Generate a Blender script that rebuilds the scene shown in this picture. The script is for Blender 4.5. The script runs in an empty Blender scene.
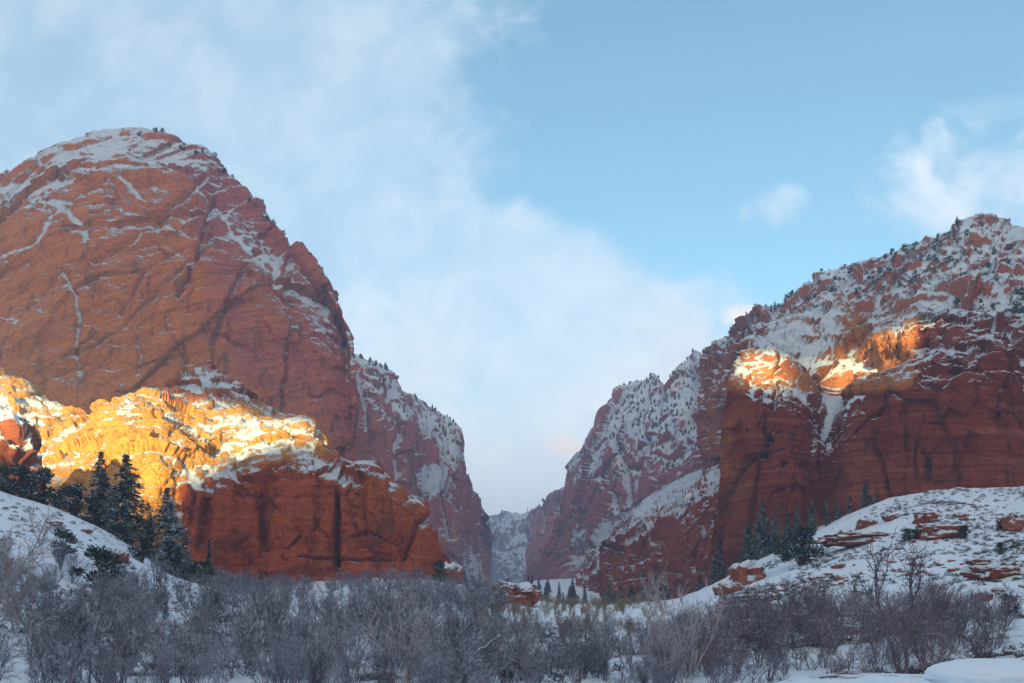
import bpy, bmesh, math, random
import numpy as np
from mathutils import Vector, Matrix

R = math.radians
F = 796.0            # focal length in pixels of a 1024 px wide frame (28 mm lens)
HY = 600.0           # image row of the eye-level horizon
CZ = 10.0            # height of the eye above z = 0
SUN_EL, SUN_AZ = 7.0, 8.0   # degrees; azimuth 0 = straight behind the camera, positive = from the left

scene = bpy.context.scene
col = scene.collection


def at(px, py, Y):
    return ((px - 512.0) / F * Y, Y, CZ + (HY - py) / F * Y)


# ------------------------------------------------------------------ numpy noise
def _hash(ix, iy, iz, seed):
    n = (ix.astype(np.uint32) * np.uint32(374761393)) ^ (iy.astype(np.uint32) * np.uint32(668265263)) \
        ^ (iz.astype(np.uint32) * np.uint32(2246822519)) ^ np.uint32((seed * 3266489917) & 0xffffffff)
    n = (n ^ (n >> np.uint32(15))) * np.uint32(2246822519)
    n = (n ^ (n >> np.uint32(13))) * np.uint32(3266489917)
    n = n ^ (n >> np.uint32(16))
    return n.astype(np.float32) * np.float32(1.0 / 4294967296.0)


def vnoise(p, seed=0):
    """value noise in -1..1, p is (N,3)"""
    f = np.floor(p)
    i = f.astype(np.int64).astype(np.int32)
    t = (p - f).astype(np.float32)
    t = t * t * t * (t * (t * 6 - 15) + 10)
    x0, y0, z0 = i[:, 0], i[:, 1], i[:, 2]
    r = 0
    for dx in (0, 1):
        wx = t[:, 0] if dx else 1 - t[:, 0]
        for dy in (0, 1):
            wy = t[:, 1] if dy else 1 - t[:, 1]
            for dz in (0, 1):
                wz = t[:, 2] if dz else 1 - t[:, 2]
                r = r + _hash(x0 + dx, y0 + dy, z0 + dz, seed) * wx * wy * wz
    return r * 2 - 1


def fbm(p, octaves=4, seed=0, gain=0.5, lac=2.03):
    r, a, q, n = 0, 1.0, p, 0.0
    for k in range(octaves):
        r = r + a * vnoise(q + k * 17.3, seed + k * 31)
        n += a
        a *= gain
        q = q * lac
    return r / n


def ridged(p, octaves=4, seed=0):
    r, a, q, n = 0, 1.0, p, 0.0
    for k in range(octaves):
        r = r + a * (1 - np.abs(vnoise(q + k * 11.7, seed + k * 31)) * 1.6)
        n += a
        a *= 0.5
        q = q * 2.07
    return r / n


def worley(p, seed=0, tilt=False):
    """nearest cell's random number and the distance F2 - F1 to its border; with tilt also a plane leaning its own way in each cell"""
    f = np.floor(p).astype(np.int32)
    p = p.astype(np.float32)
    d1 = np.full(len(p), 9e9, np.float32)
    d2 = d1.copy()
    rid = np.zeros(len(p), np.float32)
    cen = np.zeros((len(p), 3), np.float32)
    for dx in (-1, 0, 1):
        for dy in (-1, 0, 1):
            for dz in (-1, 0, 1):
                cx, cy, cz = f[:, 0] + dx, f[:, 1] + dy, f[:, 2] + dz
                ox, oy, oz = cx + _hash(cx, cy, cz, seed + 1), cy + _hash(cx, cy, cz, seed + 2), cz + _hash(cx, cy, cz, seed + 3)
                d = np.sqrt((ox - p[:, 0]) ** 2 + (oy - p[:, 1]) ** 2 + (oz - p[:, 2]) ** 2).astype(np.float32)
                near = d < d1
                d2 = np.where(near, d1, np.minimum(d2, d))
                rid = np.where(near, _hash(cx, cy, cz, seed + 4), rid)
                if tilt: cen = np.where(near[:, None], np.stack([ox, oy, oz], 1).astype(np.float32), cen)
                d1 = np.where(near, d, d1)
    if not tilt: return rid, d2 - d1
    a = rid * 997.13; g = np.stack([np.sin(a), np.sin(a * 1.7 + 1), np.sin(a * 2.3 + 2)], 1)
    return rid, d2 - d1, (g * (p - cen)).sum(1)


def seg_dist(x, y, pts):
    """distance from (x, y) to a polyline"""
    best = np.full(x.shape, 1e9)
    for (ax, ay), (bx, by) in zip(pts[:-1], pts[1:]):
        vx, vy = bx - ax, by - ay
        t = np.clip(((x - ax) * vx + (y - ay) * vy) / (vx * vx + vy * vy + 1e-9), 0, 1)
        best = np.minimum(best, np.hypot(x - ax - t * vx, y - ay - t * vy))
    return best


def sstep(a, b, x):
    t = np.clip((x - a) / (b - a), 0, 1)
    return t * t * (3 - 2 * t)


# ------------------------------------------------------------------ objects
def put(name, me, mat=None, parent=None, label=None, cat=None, group=None, kind=None):
    o = bpy.data.objects.new(name, me)
    col.objects.link(o)
    if mat is not None and me is not None and not me.materials:
        me.materials.append(mat)
    if parent is not None:
        o.parent = parent
    tag(o, label, cat, group, kind)
    return o


def tag(o, label=None, cat=None, group=None, kind=None):
    if label: o['label'] = label
    if cat: o['category'] = cat
    if group: o['group'] = group
    if kind: o['kind'] = kind
    return o


def mesh_np(name, V, quads, smooth=True, attrs=None):
    """V (N,3); quads (M,k) vertex indices, all faces k-sided"""
    me = bpy.data.meshes.new(name)
    V = np.ascontiguousarray(V, np.float32)
    quads = np.ascontiguousarray(quads, np.int32)
    m, k = quads.shape
    me.vertices.add(len(V)); me.vertices.foreach_set('co', V.ravel())
    me.loops.add(m * k); me.loops.foreach_set('vertex_index', quads.ravel())
    me.polygons.add(m); me.polygons.foreach_set('loop_start', np.arange(0, m * k, k, dtype=np.int32))
    if smooth:
        me.polygons.foreach_set('use_smooth', np.ones(m, bool))
    for an, av in (attrs or {}).items():
        a = me.attributes.new(an, 'FLOAT', 'POINT')
        a.data.foreach_set('value', np.ascontiguousarray(av, np.float32))
    me.update(calc_edges=True)
    me.validate()
    return me


def grid_quads(nu, nv):
    i = np.arange(nu - 1)[:, None] * nv + np.arange(nv - 1)[None, :]
    return np.stack([i, i + nv, i + nv + 1, i + 1], -1).reshape(-1, 4)


def blur(A, n, axis):
    """n passes of a [1 2 1] blur along an axis, ends kept"""
    A = np.moveaxis(A, axis, 0)
    for _ in range(n):
        B = A.copy()
        B[1:-1] = (A[:-2] + 2 * A[1:-1] + A[2:]) * 0.25
        A = B
    return np.moveaxis(A, 0, axis)


def normals_of(P):
    du = np.gradient(P, axis=0); dv = np.gradient(P, axis=1)
    n = np.cross(du, dv)
    return n / (np.linalg.norm(n, axis=-1, keepdims=True) + 1e-9)


# ------------------------------------------------------------------ shader helpers
class NT:
    def __init__(s, tree):
        s.t = tree; s.n = tree.nodes; s.l = tree.links

    def node(s, typ, **kw):
        n = s.n.new(typ)
        for k, v in kw.items():
            if k == 'ins':
                for a, b in v.items(): s.set(n, a, b)
            else:
                setattr(n, k, v)
        return n

    def set(s, n, a, b):
        i = n.inputs[a]
        if isinstance(b, bpy.types.NodeSocket): s.l.new(b, i)
        else: i.default_value = b

    def m(s, op, a, b=0.0, c=None):
        n = s.n.new('ShaderNodeMath'); n.operation = op
        s.set(n, 0, a); s.set(n, 1, b)
        if c is not None: s.set(n, 2, c)
        return n.outputs[0]

    def vm(s, op, a, b):
        n = s.n.new('ShaderNodeVectorMath'); n.operation = op
        s.set(n, 0, a); s.set(n, 1, b)
        return n.outputs[0]

    def ss(s, x, a, b, lo=0.0, hi=1.0):
        n = s.n.new('ShaderNodeMapRange'); n.interpolation_type = 'SMOOTHSTEP'
        s.set(n, 'Value', x); s.set(n, 'From Min', a); s.set(n, 'From Max', b); s.set(n, 'To Min', lo); s.set(n, 'To Max', hi)
        return n.outputs[0]

    def noise(s, vec, scale, detail=4.0, rough=0.55, dist=0.0):
        n = s.n.new('ShaderNodeTexNoise')
        s.set(n, 'Vector', vec); s.set(n, 'Scale', scale); s.set(n, 'Detail', detail); s.set(n, 'Roughness', rough); s.set(n, 'Distortion', dist)
        return n.outputs['Fac']

    def mix(s, f, a, b, mode='MIX'):
        n = s.n.new('ShaderNodeMix'); n.data_type = 'RGBA'; n.blend_type = mode
        s.set(n, 0, f); s.set(n, 6, a if isinstance(a, bpy.types.NodeSocket) else (*a, 1)); s.set(n, 7, b if isinstance(b, bpy.types.NodeSocket) else (*b, 1))
        return n.outputs[2]

    def attr(s, name):
        return s.node('ShaderNodeAttribute', attribute_name=name).outputs['Fac']


def new_mat(name):
    m = bpy.data.materials.new(name); m.use_nodes = True
    t = NT(m.node_tree)
    return m, t, t.n['Principled BSDF']


SNOW = (0.73, 0.86, 0.97)


def rock_material(name, ca, cb, cc, size, snow_bias=0.0, snow_soft=0.10, streak=0.6, strata=0.5, tilt=(0, 0), sn_med=0.75, sn_fine=0.95, sn_z=1.0):
    """layered sandstone: colours ca / cb in patches, cc the dark varnish; snow lies where the surface is flat enough"""
    m, t, b = new_mat(name)
    geo = t.node('ShaderNodeNewGeometry')
    P, N = geo.outputs['Position'], geo.outputs['Normal']
    S = 1.0 / size
    sepn = t.node('ShaderNodeSeparateXYZ', ins={0: N}).outputs
    big = t.noise(P, S * 0.9, 4, 0.6)
    med = t.noise(P, S * 5, 5, 0.6)
    fine = t.noise(P, S * 26, 6, 0.7)
    cvec = t.vm('MULTIPLY', P, (S * 4.0, S * 4.0, S * 0.35))
    strk = t.noise(cvec, 1.6, 5, 0.6, 0.4)
    sep = t.node('ShaderNodeSeparateXYZ', ins={0: P}).outputs
    zz = t.m('ADD', t.m('ADD', sep[2], t.m('MULTIPLY', sep[0], tilt[0])), t.m('MULTIPLY', sep[1], tilt[1]))
    comb = t.node('ShaderNodeCombineXYZ', ins={0: t.m('MULTIPLY', sep[0], S * 0.5), 1: t.m('MULTIPLY', sep[1], S * 0.5), 2: t.m('MULTIPLY', zz, S * 14)}).outputs[0]
    lay = t.noise(comb, 1.0, 5, 0.65, 0.6)
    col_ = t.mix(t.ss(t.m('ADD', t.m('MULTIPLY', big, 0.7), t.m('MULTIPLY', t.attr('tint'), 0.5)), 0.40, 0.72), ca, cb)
    col_ = t.mix(t.ss(med, 0.40, 0.72, 0.0, 0.5), col_, t.mix(0.5, col_, (0.50, 0.36, 0.30), 'MULTIPLY'))
    col_ = t.mix(t.m('MULTIPLY', t.ss(lay, 0.46, 0.66), strata), col_, t.mix(0.8, col_, (0.60, 0.50, 0.46), 'MULTIPLY'))
    col_ = t.mix(t.m('MULTIPLY', t.ss(lay, 0.52, 0.30), strata * 0.45), col_, t.mix(0.5, col_, (0.62, 0.36, 0.24)))
    col_ = t.mix(t.m('MULTIPLY', t.ss(strk, 0.52, 0.68), streak), col_, cc)
    col_ = t.mix(t.m('MULTIPLY', t.attr('crack'), 0.40), col_, cc)
    col_ = t.mix(t.ss(fine, 0.42, 0.66, 0.0, 0.6), col_, t.mix(1.0, col_, (0.46, 0.40, 0.38), 'MULTIPLY'))
    col_ = t.mix(t.ss(t.noise(P, S * 70, 4, 0.7), 0.52, 0.68, 0.0, 0.5), col_, t.mix(1.0, col_, (0.5, 0.42, 0.4), 'MULTIPLY'))
    # snow
    sn = t.m('ADD', t.m('ADD', sepn[2], t.attr('snow')), snow_bias)
    Pz = t.vm('MULTIPLY', P, (1, 1, sn_z))
    smed, sfine = (med, fine) if sn_z == 1.0 else (t.noise(Pz, S * 6, 5, 0.6), t.noise(Pz, S * 28, 5, 0.7))
    sn = t.m('ADD', sn, t.m('MULTIPLY', t.m('SUBTRACT', smed, 0.5), sn_med))
    sn = t.m('ADD', sn, t.m('MULTIPLY', t.m('SUBTRACT', sfine, 0.5), sn_fine))
    sf = t.ss(sn, 0.60 - snow_soft, 0.60 + snow_soft)
    t.set(b, 'Base Color', t.mix(sf, col_, SNOW))
    t.set(b, 'Roughness', 0.92)
    b.inputs['Specular IOR Level'].default_value = 0.12
    h = t.m('ADD', t.m('MULTIPLY', fine, 0.7), t.m('ADD', t.m('MULTIPLY', lay, 0.6), t.m('MULTIPLY', med, 1.0)))
    h = t.m('ADD', h, t.m('MULTIPLY', sf, 0.25))
    bp = t.node('ShaderNodeBump', ins={'Strength': 1.0, 'Distance': size * 0.07, 'Height': h})
    t.l.new(bp.outputs[0], b.inputs['Normal'])
    return m


# ------------------------------------------------------------------ rock masses
def loft(cols, nu, nv, smooth_u=6, smooth_v=6, back=(90, 260), drop=(0.06, 1.0), foot=18):
    """cols: columns of (px, py, Y) control points from the foot to the crest; adds a buried foot and a back slope"""
    C = np.array([[at(*p) for p in c] for c in cols], float)
    foot_row = C[:, :1].copy(); foot_row[:, :, 2] -= foot
    crest = C[:, -1]
    b1 = crest.copy(); b2 = crest.copy()
    d = crest[:, :2] / np.linalg.norm(crest[:, :2], axis=1, keepdims=True)
    b1[:, :2] += d * back[0]; b1[:, 2] -= drop[0] * (crest[:, 2] - CZ)
    b2[:, :2] += d * back[1]; b2[:, 2] -= drop[1] * (crest[:, 2] - CZ) * 0.7
    C = np.concatenate([foot_row, C, b1[:, None], b2[:, None]], 1)
    # parameters by the length seen from the camera
    scr = np.stack([C[..., 0] / C[..., 1], C[..., 2] / C[..., 1]], -1) * F
    lu = np.linalg.norm(np.diff(scr, axis=0), axis=-1).mean(1) + 4
    tl = np.linalg.norm(np.diff(C[:, 1:-2], axis=0), axis=-1).mean(1) / C[:-1, 1:-2, 1].mean(1) * F
    lu = lu + 0.35 * np.minimum(tl, 120)
    w = np.linalg.norm(np.diff(scr, axis=1), axis=-1).mean(0) + 4
    w[0] *= 0.35; w[-1] = min(w[-1], 25); w[-2] = max(w[-2], 25)
    U = np.concatenate([[0], np.cumsum(lu)]); W = np.concatenate([[0], np.cumsum(w)])
    us = np.linspace(0, U[-1], nu); vs = np.linspace(0, W[-1], nv)
    T = np.empty((nu, C.shape[1], 3))
    for j in range(C.shape[1]):
        for k in range(3): T[:, j, k] = np.interp(us, U, C[:, j, k])
    T = blur(T, smooth_u * smooth_u, 0)
    P = np.empty((nu, nv, 3))
    for k in range(3):
        for i in range(nu): P[i, :, k] = np.interp(vs, W, T[i, :, k])
    P = blur(P, smooth_v * smooth_v, 1)
    return P, us, vs, W


def rock_disp(p, seed, S, big=1.0, block=1.0, strata=1.0, fine=1.0, rib=0.45, tilt=(0, 0), lay=0.25, rot=None, aniso=None, micro=1.0, fz=1.0):
    """outward shift of cliff points p, in metres, for features about S metres wide; also a crack mask"""
    q = p.copy()
    if rot is not None:        # joints leaning in the plane of the face
        c, s = math.cos(rot), math.sin(rot)
        q = np.stack([p[:, 0] * c + p[:, 2] * s, p[:, 1], -p[:, 0] * s + p[:, 2] * c], 1)
    wrp = np.stack([fbm(p / S * 1.1, 3, seed + 61), fbm(p / S * 1.1, 3, seed + 62), fbm(p / S * 1.1, 3, seed + 63)], 1)
    sc = np.array([1, 1, rib])
    sj = np.array(aniso) if aniso else sc
    d = big * S * 0.22 * fbm(p * sc / (S * 1.6), 3, seed, 0.4)
    r1, e1, t1 = worley((q * sj + wrp * S * 0.05) / (S * 0.75), seed + 5, True)
    sj2 = sj * 0.8 + 0.2 if aniso else np.array([1, 1, 0.7])
    r2, e2, t2 = worley((q * sj2 + wrp * S * 0.03) / (S * 0.27), seed + 9, True)
    r3, e3, t3 = worley((q * sj2 + wrp * S * 0.01) / (S * 0.10), seed + 13, True)
    d = d + block * S * (0.11 * (r1 - 0.5) + 0.17 * t1 + 0.045 * (r2 - 0.5) + 0.075 * t2 + micro * (0.012 * (r3 - 0.5) + 0.022 * t3))
    crack = np.exp(-(e1 / 0.045) ** 2) * sstep(-0.1, 0.3, fbm(p / S * 0.8, 2, seed + 77)) + 0.3 * np.exp(-(e2 / 0.05) ** 2) * sstep(-0.1, 0.4, fbm(p / S * 1.7, 2, seed + 79))
    d = d - block * S * 0.035 * crack
    for h, a in ((lay * S, 0.050), (lay * S * 0.31, 0.022)):
        zz = p[:, 2] + tilt[0] * p[:, 0] + tilt[1] * p[:, 1] + S * 0.16 * wrp[:, 0]
        k = np.floor(zz / h); fr = zz / h - k
        z0 = np.zeros(len(p), np.int32)
        ra = _hash(k.astype(np.int32), z0, z0, seed + 21); rb = _hash(k.astype(np.int32) + 1, z0, z0, seed + 21)
        st = ra + (rb - ra) * sstep(0.78, 1.0, fr)
        msk = sstep(-0.35, 0.3, fbm(p / (S * 1.3), 2, seed + 41))
        d = d + strata * S * a * (st - 0.5) * 1.8 * msk - strata * S * a * 0.6 * sstep(0.7, 1.0, fr) * msk
    d = d + fine * S * (0.034 * fbm(p * np.array([1, 1, fz]) / (S * 0.13), 5, seed + 51, 0.62) - 0.03 * sstep(0.25, 0.6, fbm(p * np.array([1, 1, 0.45 * fz]) / (S * 0.09), 3, seed + 57)))
    return d, np.clip(crack, 0, 1)


SURF = {}


def massif(key, name, cols, nu, nv, mat, S, seed, label, cat, snow=None, tint=None, loft_kw=None, carve=(), hollow_w=0.22, amp=None, crack_snow=0.0, clefts=(), **kw):
    P, us, vs, W = loft(cols, nu, nv, **(loft_kw or {}))
    N = normals_of(P)
    if N[..., 2].mean() < 0: P = P[::-1].copy(); N = normals_of(P)
    d, crack = rock_disp(P.reshape(-1, 3), seed, S, **kw)
    f0 = P.reshape(-1, 3)
    bx = 512 + F * f0[:, 0] / f0[:, 1]; by = HY - F * (f0[:, 2] - CZ) / f0[:, 1]
    if amp: d = d * amp(bx, by)
    wob = fbm(f0 / (S * 0.2), 3, seed + 88) * 0.35
    for cx, cy, rx, ry, dep in carve:      # alcoves, clefts and overhangs (dep > 0 goes in)
        r2 = ((bx - cx) / rx) ** 2 + ((by - cy) / ry) ** 2
        d = d - dep * sstep(1.25, 0.55, np.sqrt(r2) + wob)
    cleft_snow = np.zeros(len(d))
    jx = fbm(f0 / (S * 0.25), 3, seed + 91) * 5; jy = fbm(f0 / (S * 0.25), 3, seed + 92) * 5
    for w_, dep, sn_, pts in clefts:       # joints and gullies: half width (as seen), depth, snow held
        k_ = np.exp(-(seg_dist(bx + jx, by + jy, pts) / w_) ** 2)
        d = d - dep * k_
        cleft_snow = np.maximum(cleft_snow, sn_ * k_)
        if sn_ <= 0: crack = np.maximum(crack, 0.65 * k_)
    d2 = d.reshape(nu, nv)
    P = P + N * d2[..., None]
    N = normals_of(P)
    flat = P.reshape(-1, 3)
    px = 512 + F * flat[:, 0] / np.maximum(flat[:, 1], 1)
    py = HY - F * (flat[:, 2] - CZ) / np.maximum(flat[:, 1], 1)
    # hollows hold more snow than ribs
    sm = blur(blur(d2, 30, 0), 30, 1)
    hollow = np.clip((sm - d2) / (S * 0.05), -1, 1).ravel() * hollow_w
    sn = cleft_snow + hollow + crack_snow * crack + (snow(flat, N.reshape(-1, 3), px, py) if snow else 0)
    ti = tint(flat, px, py) if tint else np.zeros(len(flat))
    me = mesh_np(name, flat, grid_quads(nu, nv), True,
                 {'snow': sn + np.zeros(len(flat)), 'tint': ti, 'crack': crack})
    o = put(name, me, mat, None, label, cat, None, 'structure')
    SURF[key] = (P, N, px.reshape(nu, nv), py.reshape(nu, nv))
    return o


#@@SECTION mountains
# the big left peak
c = []
for px, cr, yb, yc in ((-420, 420, 470, 600), (-240, 330, 445, 590), (-110, 250, 430, 575), (0, 181, 425, 565), (28, 156, 425, 560), (60, 141, 425, 560), (100, 134, 428, 560),
                       (135, 131, 430, 560), (168, 138, 432, 560), (200, 149, 436, 556), (222, 173, 440, 550), (258, 202, 446, 545), (288, 235, 452, 542),
                       (312, 266, 458, 540), (332, 292, 464, 538), (346, 322, 470, 536)):
    q = 0.5 * (px + 512 - 400) if False else px
    h = 600 - cr
    c.append([(q, 600, yb), (q, 600 - h * 0.30, yb + 8), (q, 600 - h * 0.58, yb + 22), (q, 600 - h * 0.80, yb + 52), (q, 600 - h * 0.93, yb + 92), (q, cr, yc)])
c.append([(357, 600, 478), (357, 520, 482), (356, 450, 488), (355.5, 400, 497), (354, 365, 510), (352, 338, 540)])
c.append([(352, 600, 560), (352, 520, 562), (351, 450, 565), (350, 405, 570), (348, 375, 580), (345, 350, 600)])
c.append([(330, 600, 760), (330, 520, 760), (329, 450, 760), (328, 405, 760), (326, 385, 770), (322, 370, 780)])
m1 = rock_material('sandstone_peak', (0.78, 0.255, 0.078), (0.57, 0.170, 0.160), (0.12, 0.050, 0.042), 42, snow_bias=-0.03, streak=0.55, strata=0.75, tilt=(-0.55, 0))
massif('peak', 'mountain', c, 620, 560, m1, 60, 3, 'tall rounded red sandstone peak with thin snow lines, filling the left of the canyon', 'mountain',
       snow=lambda p, n, px, py: 0.20 * sstep(215, 150, py) * sstep(260, 120, px) + 0.22 * np.exp(-((py - 195) / 14) ** 2) * sstep(80, 30, px) + 0.24 * sstep(0, 1, 1 - np.abs((py - (px - 190) * 0.98 - 170) / 45)) * sstep(180, 230, px) - 0.20 * sstep(30, 80, py - (px - 190) * 0.98 - 170) * sstep(170, 210, px),
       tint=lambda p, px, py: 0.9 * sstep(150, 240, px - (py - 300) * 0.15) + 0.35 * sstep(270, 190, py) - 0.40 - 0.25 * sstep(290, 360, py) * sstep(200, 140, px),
       loft_kw=dict(smooth_u=4, smooth_v=7, back=(140, 320)), clefts=[(3.2, 1.0, 0.45, [(0, 196), (40, 189), (78, 187)]), (2.4, 2, 0.40, [(0, 264), (34, 246), (58, 218), (70, 208)]), (3, 2, 0.45, [(60, 206), (72, 214), (80, 225), (88, 236)]),
                (2.2, 3, 0.50, [(20, 326), (44, 292), (62, 273), (78, 294), (76, 340), (78, 372)]), (2.0, 2, 0.45, [(75, 204), (100, 190), (122, 184), (145, 200)]),
                (2.2, 4, 0.25, [(95, 262), (122, 243), (145, 226), (168, 208), (205, 178)]), (1.8, 3, 0.2, [(60, 358), (96, 344), (140, 308), (180, 270), (215, 232)]), (2.0, 2.5, 0.1, [(118, 312), (150, 270), (182, 244)]),
                (2.5, 5, -0.1, [(176, 300), (190, 270), (205, 240), (214, 205)]), (2.2, 4, 0.0, [(210, 380), (214, 340), (228, 296), (246, 262)]), (2.2, 4, -0.1, [(284, 410), (290, 360), (296, 320), (286, 262)]),
                (2.0, 2, 0.35, [(200, 190), (232, 228), (262, 256), (292, 300)]), (1.8, 2, 0.4, [(138, 222), (156, 214), (175, 216), (196, 232)]), (1.6, 2, 0.3, [(136, 338), (140, 352), (138, 376)]), (1.6, 2, 0.3, [(174, 340), (178, 352), (184, 362)])],
       crack_snow=0.10, rot=R(44), aniso=(0.28, 0.7, 1.0), rib=0.55, big=0.8, strata=0.12, block=0.42, micro=0.6, fine=0.6, lay=0.22, tilt=(-0.5, 0), carve=[(100, 345, 60, 45, 3), (190, 240, 40, 22, 5), (120, 178, 60, 12, -4)])

# the low cliff with the bench in front of it
c = [[(-300, 570, 140), (-300, 520, 160), (-300, 470, 190), (-300, 430, 240), (-300, 380, 300)],
     [(-120, 560, 150), (-120, 510, 168), (-120, 465, 192), (-120, 420, 240), (-120, 370, 310)],
     [(0, 545, 172), (0, 505, 185), (0, 470, 202), (0, 425, 250), (0, 374, 318)],
     [(50, 540, 180), (50, 505, 190), (50, 470, 206), (50, 435, 250), (50, 400, 305)],
     [(88, 540, 185), (88, 500, 192), (88, 462, 208), (88, 432, 245), (90, 411, 290)],
     [(120, 540, 190), (122, 500, 195), (124, 455, 206), (124, 420, 232), (124, 392, 262)],
     [(152, 555, 193), (155, 510, 198), (158, 460, 206), (158, 425, 236), (160, 392, 290)],
     [(185, 580, 196), (188, 530, 200), (190, 486, 206), (190, 432, 250), (185, 366, 338)],
     [(212, 585, 198), (212, 535, 202), (212, 488, 208), (212, 440, 252), (208, 359, 345)],
     [(242, 585, 202), (242, 530, 205), (242, 478, 212), (242, 440, 250), (240, 386, 335)],
     [(272, 585, 205), (272, 525, 208), (272, 471, 214), (272, 442, 250), (270, 415, 322)],
     [(303, 585, 206), (303, 525, 209), (303, 470, 214), (303, 446, 246), (302, 421, 300)],
     [(325, 584, 206), (325, 525, 209), (325, 476, 213), (325, 460, 238), (325, 444, 280)],
     [(345, 582, 207), (345, 530, 209), (345, 489, 212), (345, 480, 228), (346, 469, 250)],
     [(368, 580, 209), (368, 525, 211), (368, 484, 214), (368, 480, 222), (368, 477, 240)],
     [(391, 580, 211), (391, 530, 213), (391, 497, 216), (391, 494, 222), (391, 491, 235)],
     [(400, 580, 213), (400, 545, 215), (400, 517, 218), (400, 514, 223), (400, 512, 232)],
     [(414, 580, 213), (414, 540, 214), (414, 509, 217), (414, 507, 221), (414, 504, 230)],
     [(428, 578, 214), (427, 550, 216), (425, 530, 219), (425, 528, 222), (425, 526, 230)],
     [(444, 577, 216), (440, 568, 218), (437, 560, 220), (437, 558, 223), (437, 556, 230)],
     [(460, 590, 232), (458, 588, 234), (456, 587, 236), (455, 586, 238), (455, 585, 242)]]
m2 = rock_material('sandstone_bench', (0.80, 0.40, 0.085), (0.54, 0.125, 0.048), (0.085, 0.045, 0.040), 20, snow_bias=-0.02, streak=0.55, strata=0.45)  # first colour is yellowed to put sunlit gold into the mound's rock
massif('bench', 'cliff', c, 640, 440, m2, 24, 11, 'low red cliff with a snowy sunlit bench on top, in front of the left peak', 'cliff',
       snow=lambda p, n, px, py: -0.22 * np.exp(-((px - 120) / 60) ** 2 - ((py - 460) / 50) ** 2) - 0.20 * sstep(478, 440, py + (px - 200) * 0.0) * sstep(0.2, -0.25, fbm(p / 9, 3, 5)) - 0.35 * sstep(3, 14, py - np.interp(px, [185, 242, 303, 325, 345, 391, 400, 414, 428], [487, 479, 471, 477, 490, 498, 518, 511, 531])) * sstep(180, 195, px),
       tint=lambda p, px, py: 0.72 - 1.3 * sstep(490, 460, py + 0.22 * np.maximum(px - 190, 0)) * sstep(345, 300, px) + 1.2 * sstep(415, 398, py) * sstep(140, 165, px) - 0.9 * sstep(190, 165, px) * sstep(400, 430, py),  # painted gold where the bench is sunlit, red on the face and unlit knob
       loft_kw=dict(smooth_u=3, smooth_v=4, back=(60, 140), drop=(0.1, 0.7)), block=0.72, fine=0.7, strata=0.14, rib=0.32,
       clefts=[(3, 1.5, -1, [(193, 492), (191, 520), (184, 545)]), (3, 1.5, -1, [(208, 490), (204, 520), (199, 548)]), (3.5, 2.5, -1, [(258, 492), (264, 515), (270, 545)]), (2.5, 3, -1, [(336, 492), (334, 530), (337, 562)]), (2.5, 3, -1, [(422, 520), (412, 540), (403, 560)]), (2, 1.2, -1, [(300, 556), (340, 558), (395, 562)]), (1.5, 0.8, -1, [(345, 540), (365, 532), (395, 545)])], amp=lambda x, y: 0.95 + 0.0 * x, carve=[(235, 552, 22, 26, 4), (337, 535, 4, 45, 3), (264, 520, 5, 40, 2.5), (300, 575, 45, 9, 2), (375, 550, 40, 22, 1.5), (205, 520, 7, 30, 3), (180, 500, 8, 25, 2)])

# the canyon wall behind, left side
c = [[(300, 600, 800), (300, 540, 805), (300, 470, 815), (300, 400, 840), (300, 352, 900)],
     [(345, 600, 800), (345, 540, 805), (345, 470, 812), (347, 400, 830), (350, 357, 880)],
     [(372, 600, 805), (372, 540, 808), (372, 470, 815), (372, 400, 832), (373, 360, 890)],
     [(388, 600, 812), (388, 540, 816), (388, 475, 825), (387, 410, 850), (387, 373, 900)],
     [(402, 600, 820), (402, 540, 824), (402, 480, 832), (402, 420, 860), (400, 384, 930)],
     [(410, 600, 850), (410, 540, 856), (410, 490, 880), (415, 430, 910), (420, 395, 970)],
     [(436, 600, 900), (436, 540, 908), (436, 495, 930), (438, 440, 945), (440, 410, 1000)],
     [(452, 600, 905), (452, 545, 910), (453, 500, 922), (454, 450, 940), (455, 422, 1000)],
     [(464, 600, 960), (462, 550, 965), (460, 510, 975), (459, 470, 990), (458, 445, 1030)],
     [(474, 600, 1000), (474, 560, 1005), (473, 525, 1012), (472, 500, 1025), (472, 481, 1060)],
     [(484, 600, 1080), (484, 565, 1085), (483, 540, 1090), (481, 520, 1100), (480, 502, 1130)],
     [(493, 600, 1100), (492, 575, 1105), (491, 560, 1110), (488, 545, 1120), (485, 520, 1150)],
     [(492, 600, 1250), (490, 575, 1250), (488, 560, 1250), (486, 548, 1260), (483, 530, 1280)]]
m3 = rock_material('sandstone_wall', (0.58, 0.185, 0.17), (0.48, 0.16, 0.175), (0.12, 0.07, 0.075), 70, snow_bias=0.11, streak=0.4, strata=0.4, sn_med=1.0, sn_fine=1.3, sn_z=0.3)
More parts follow.
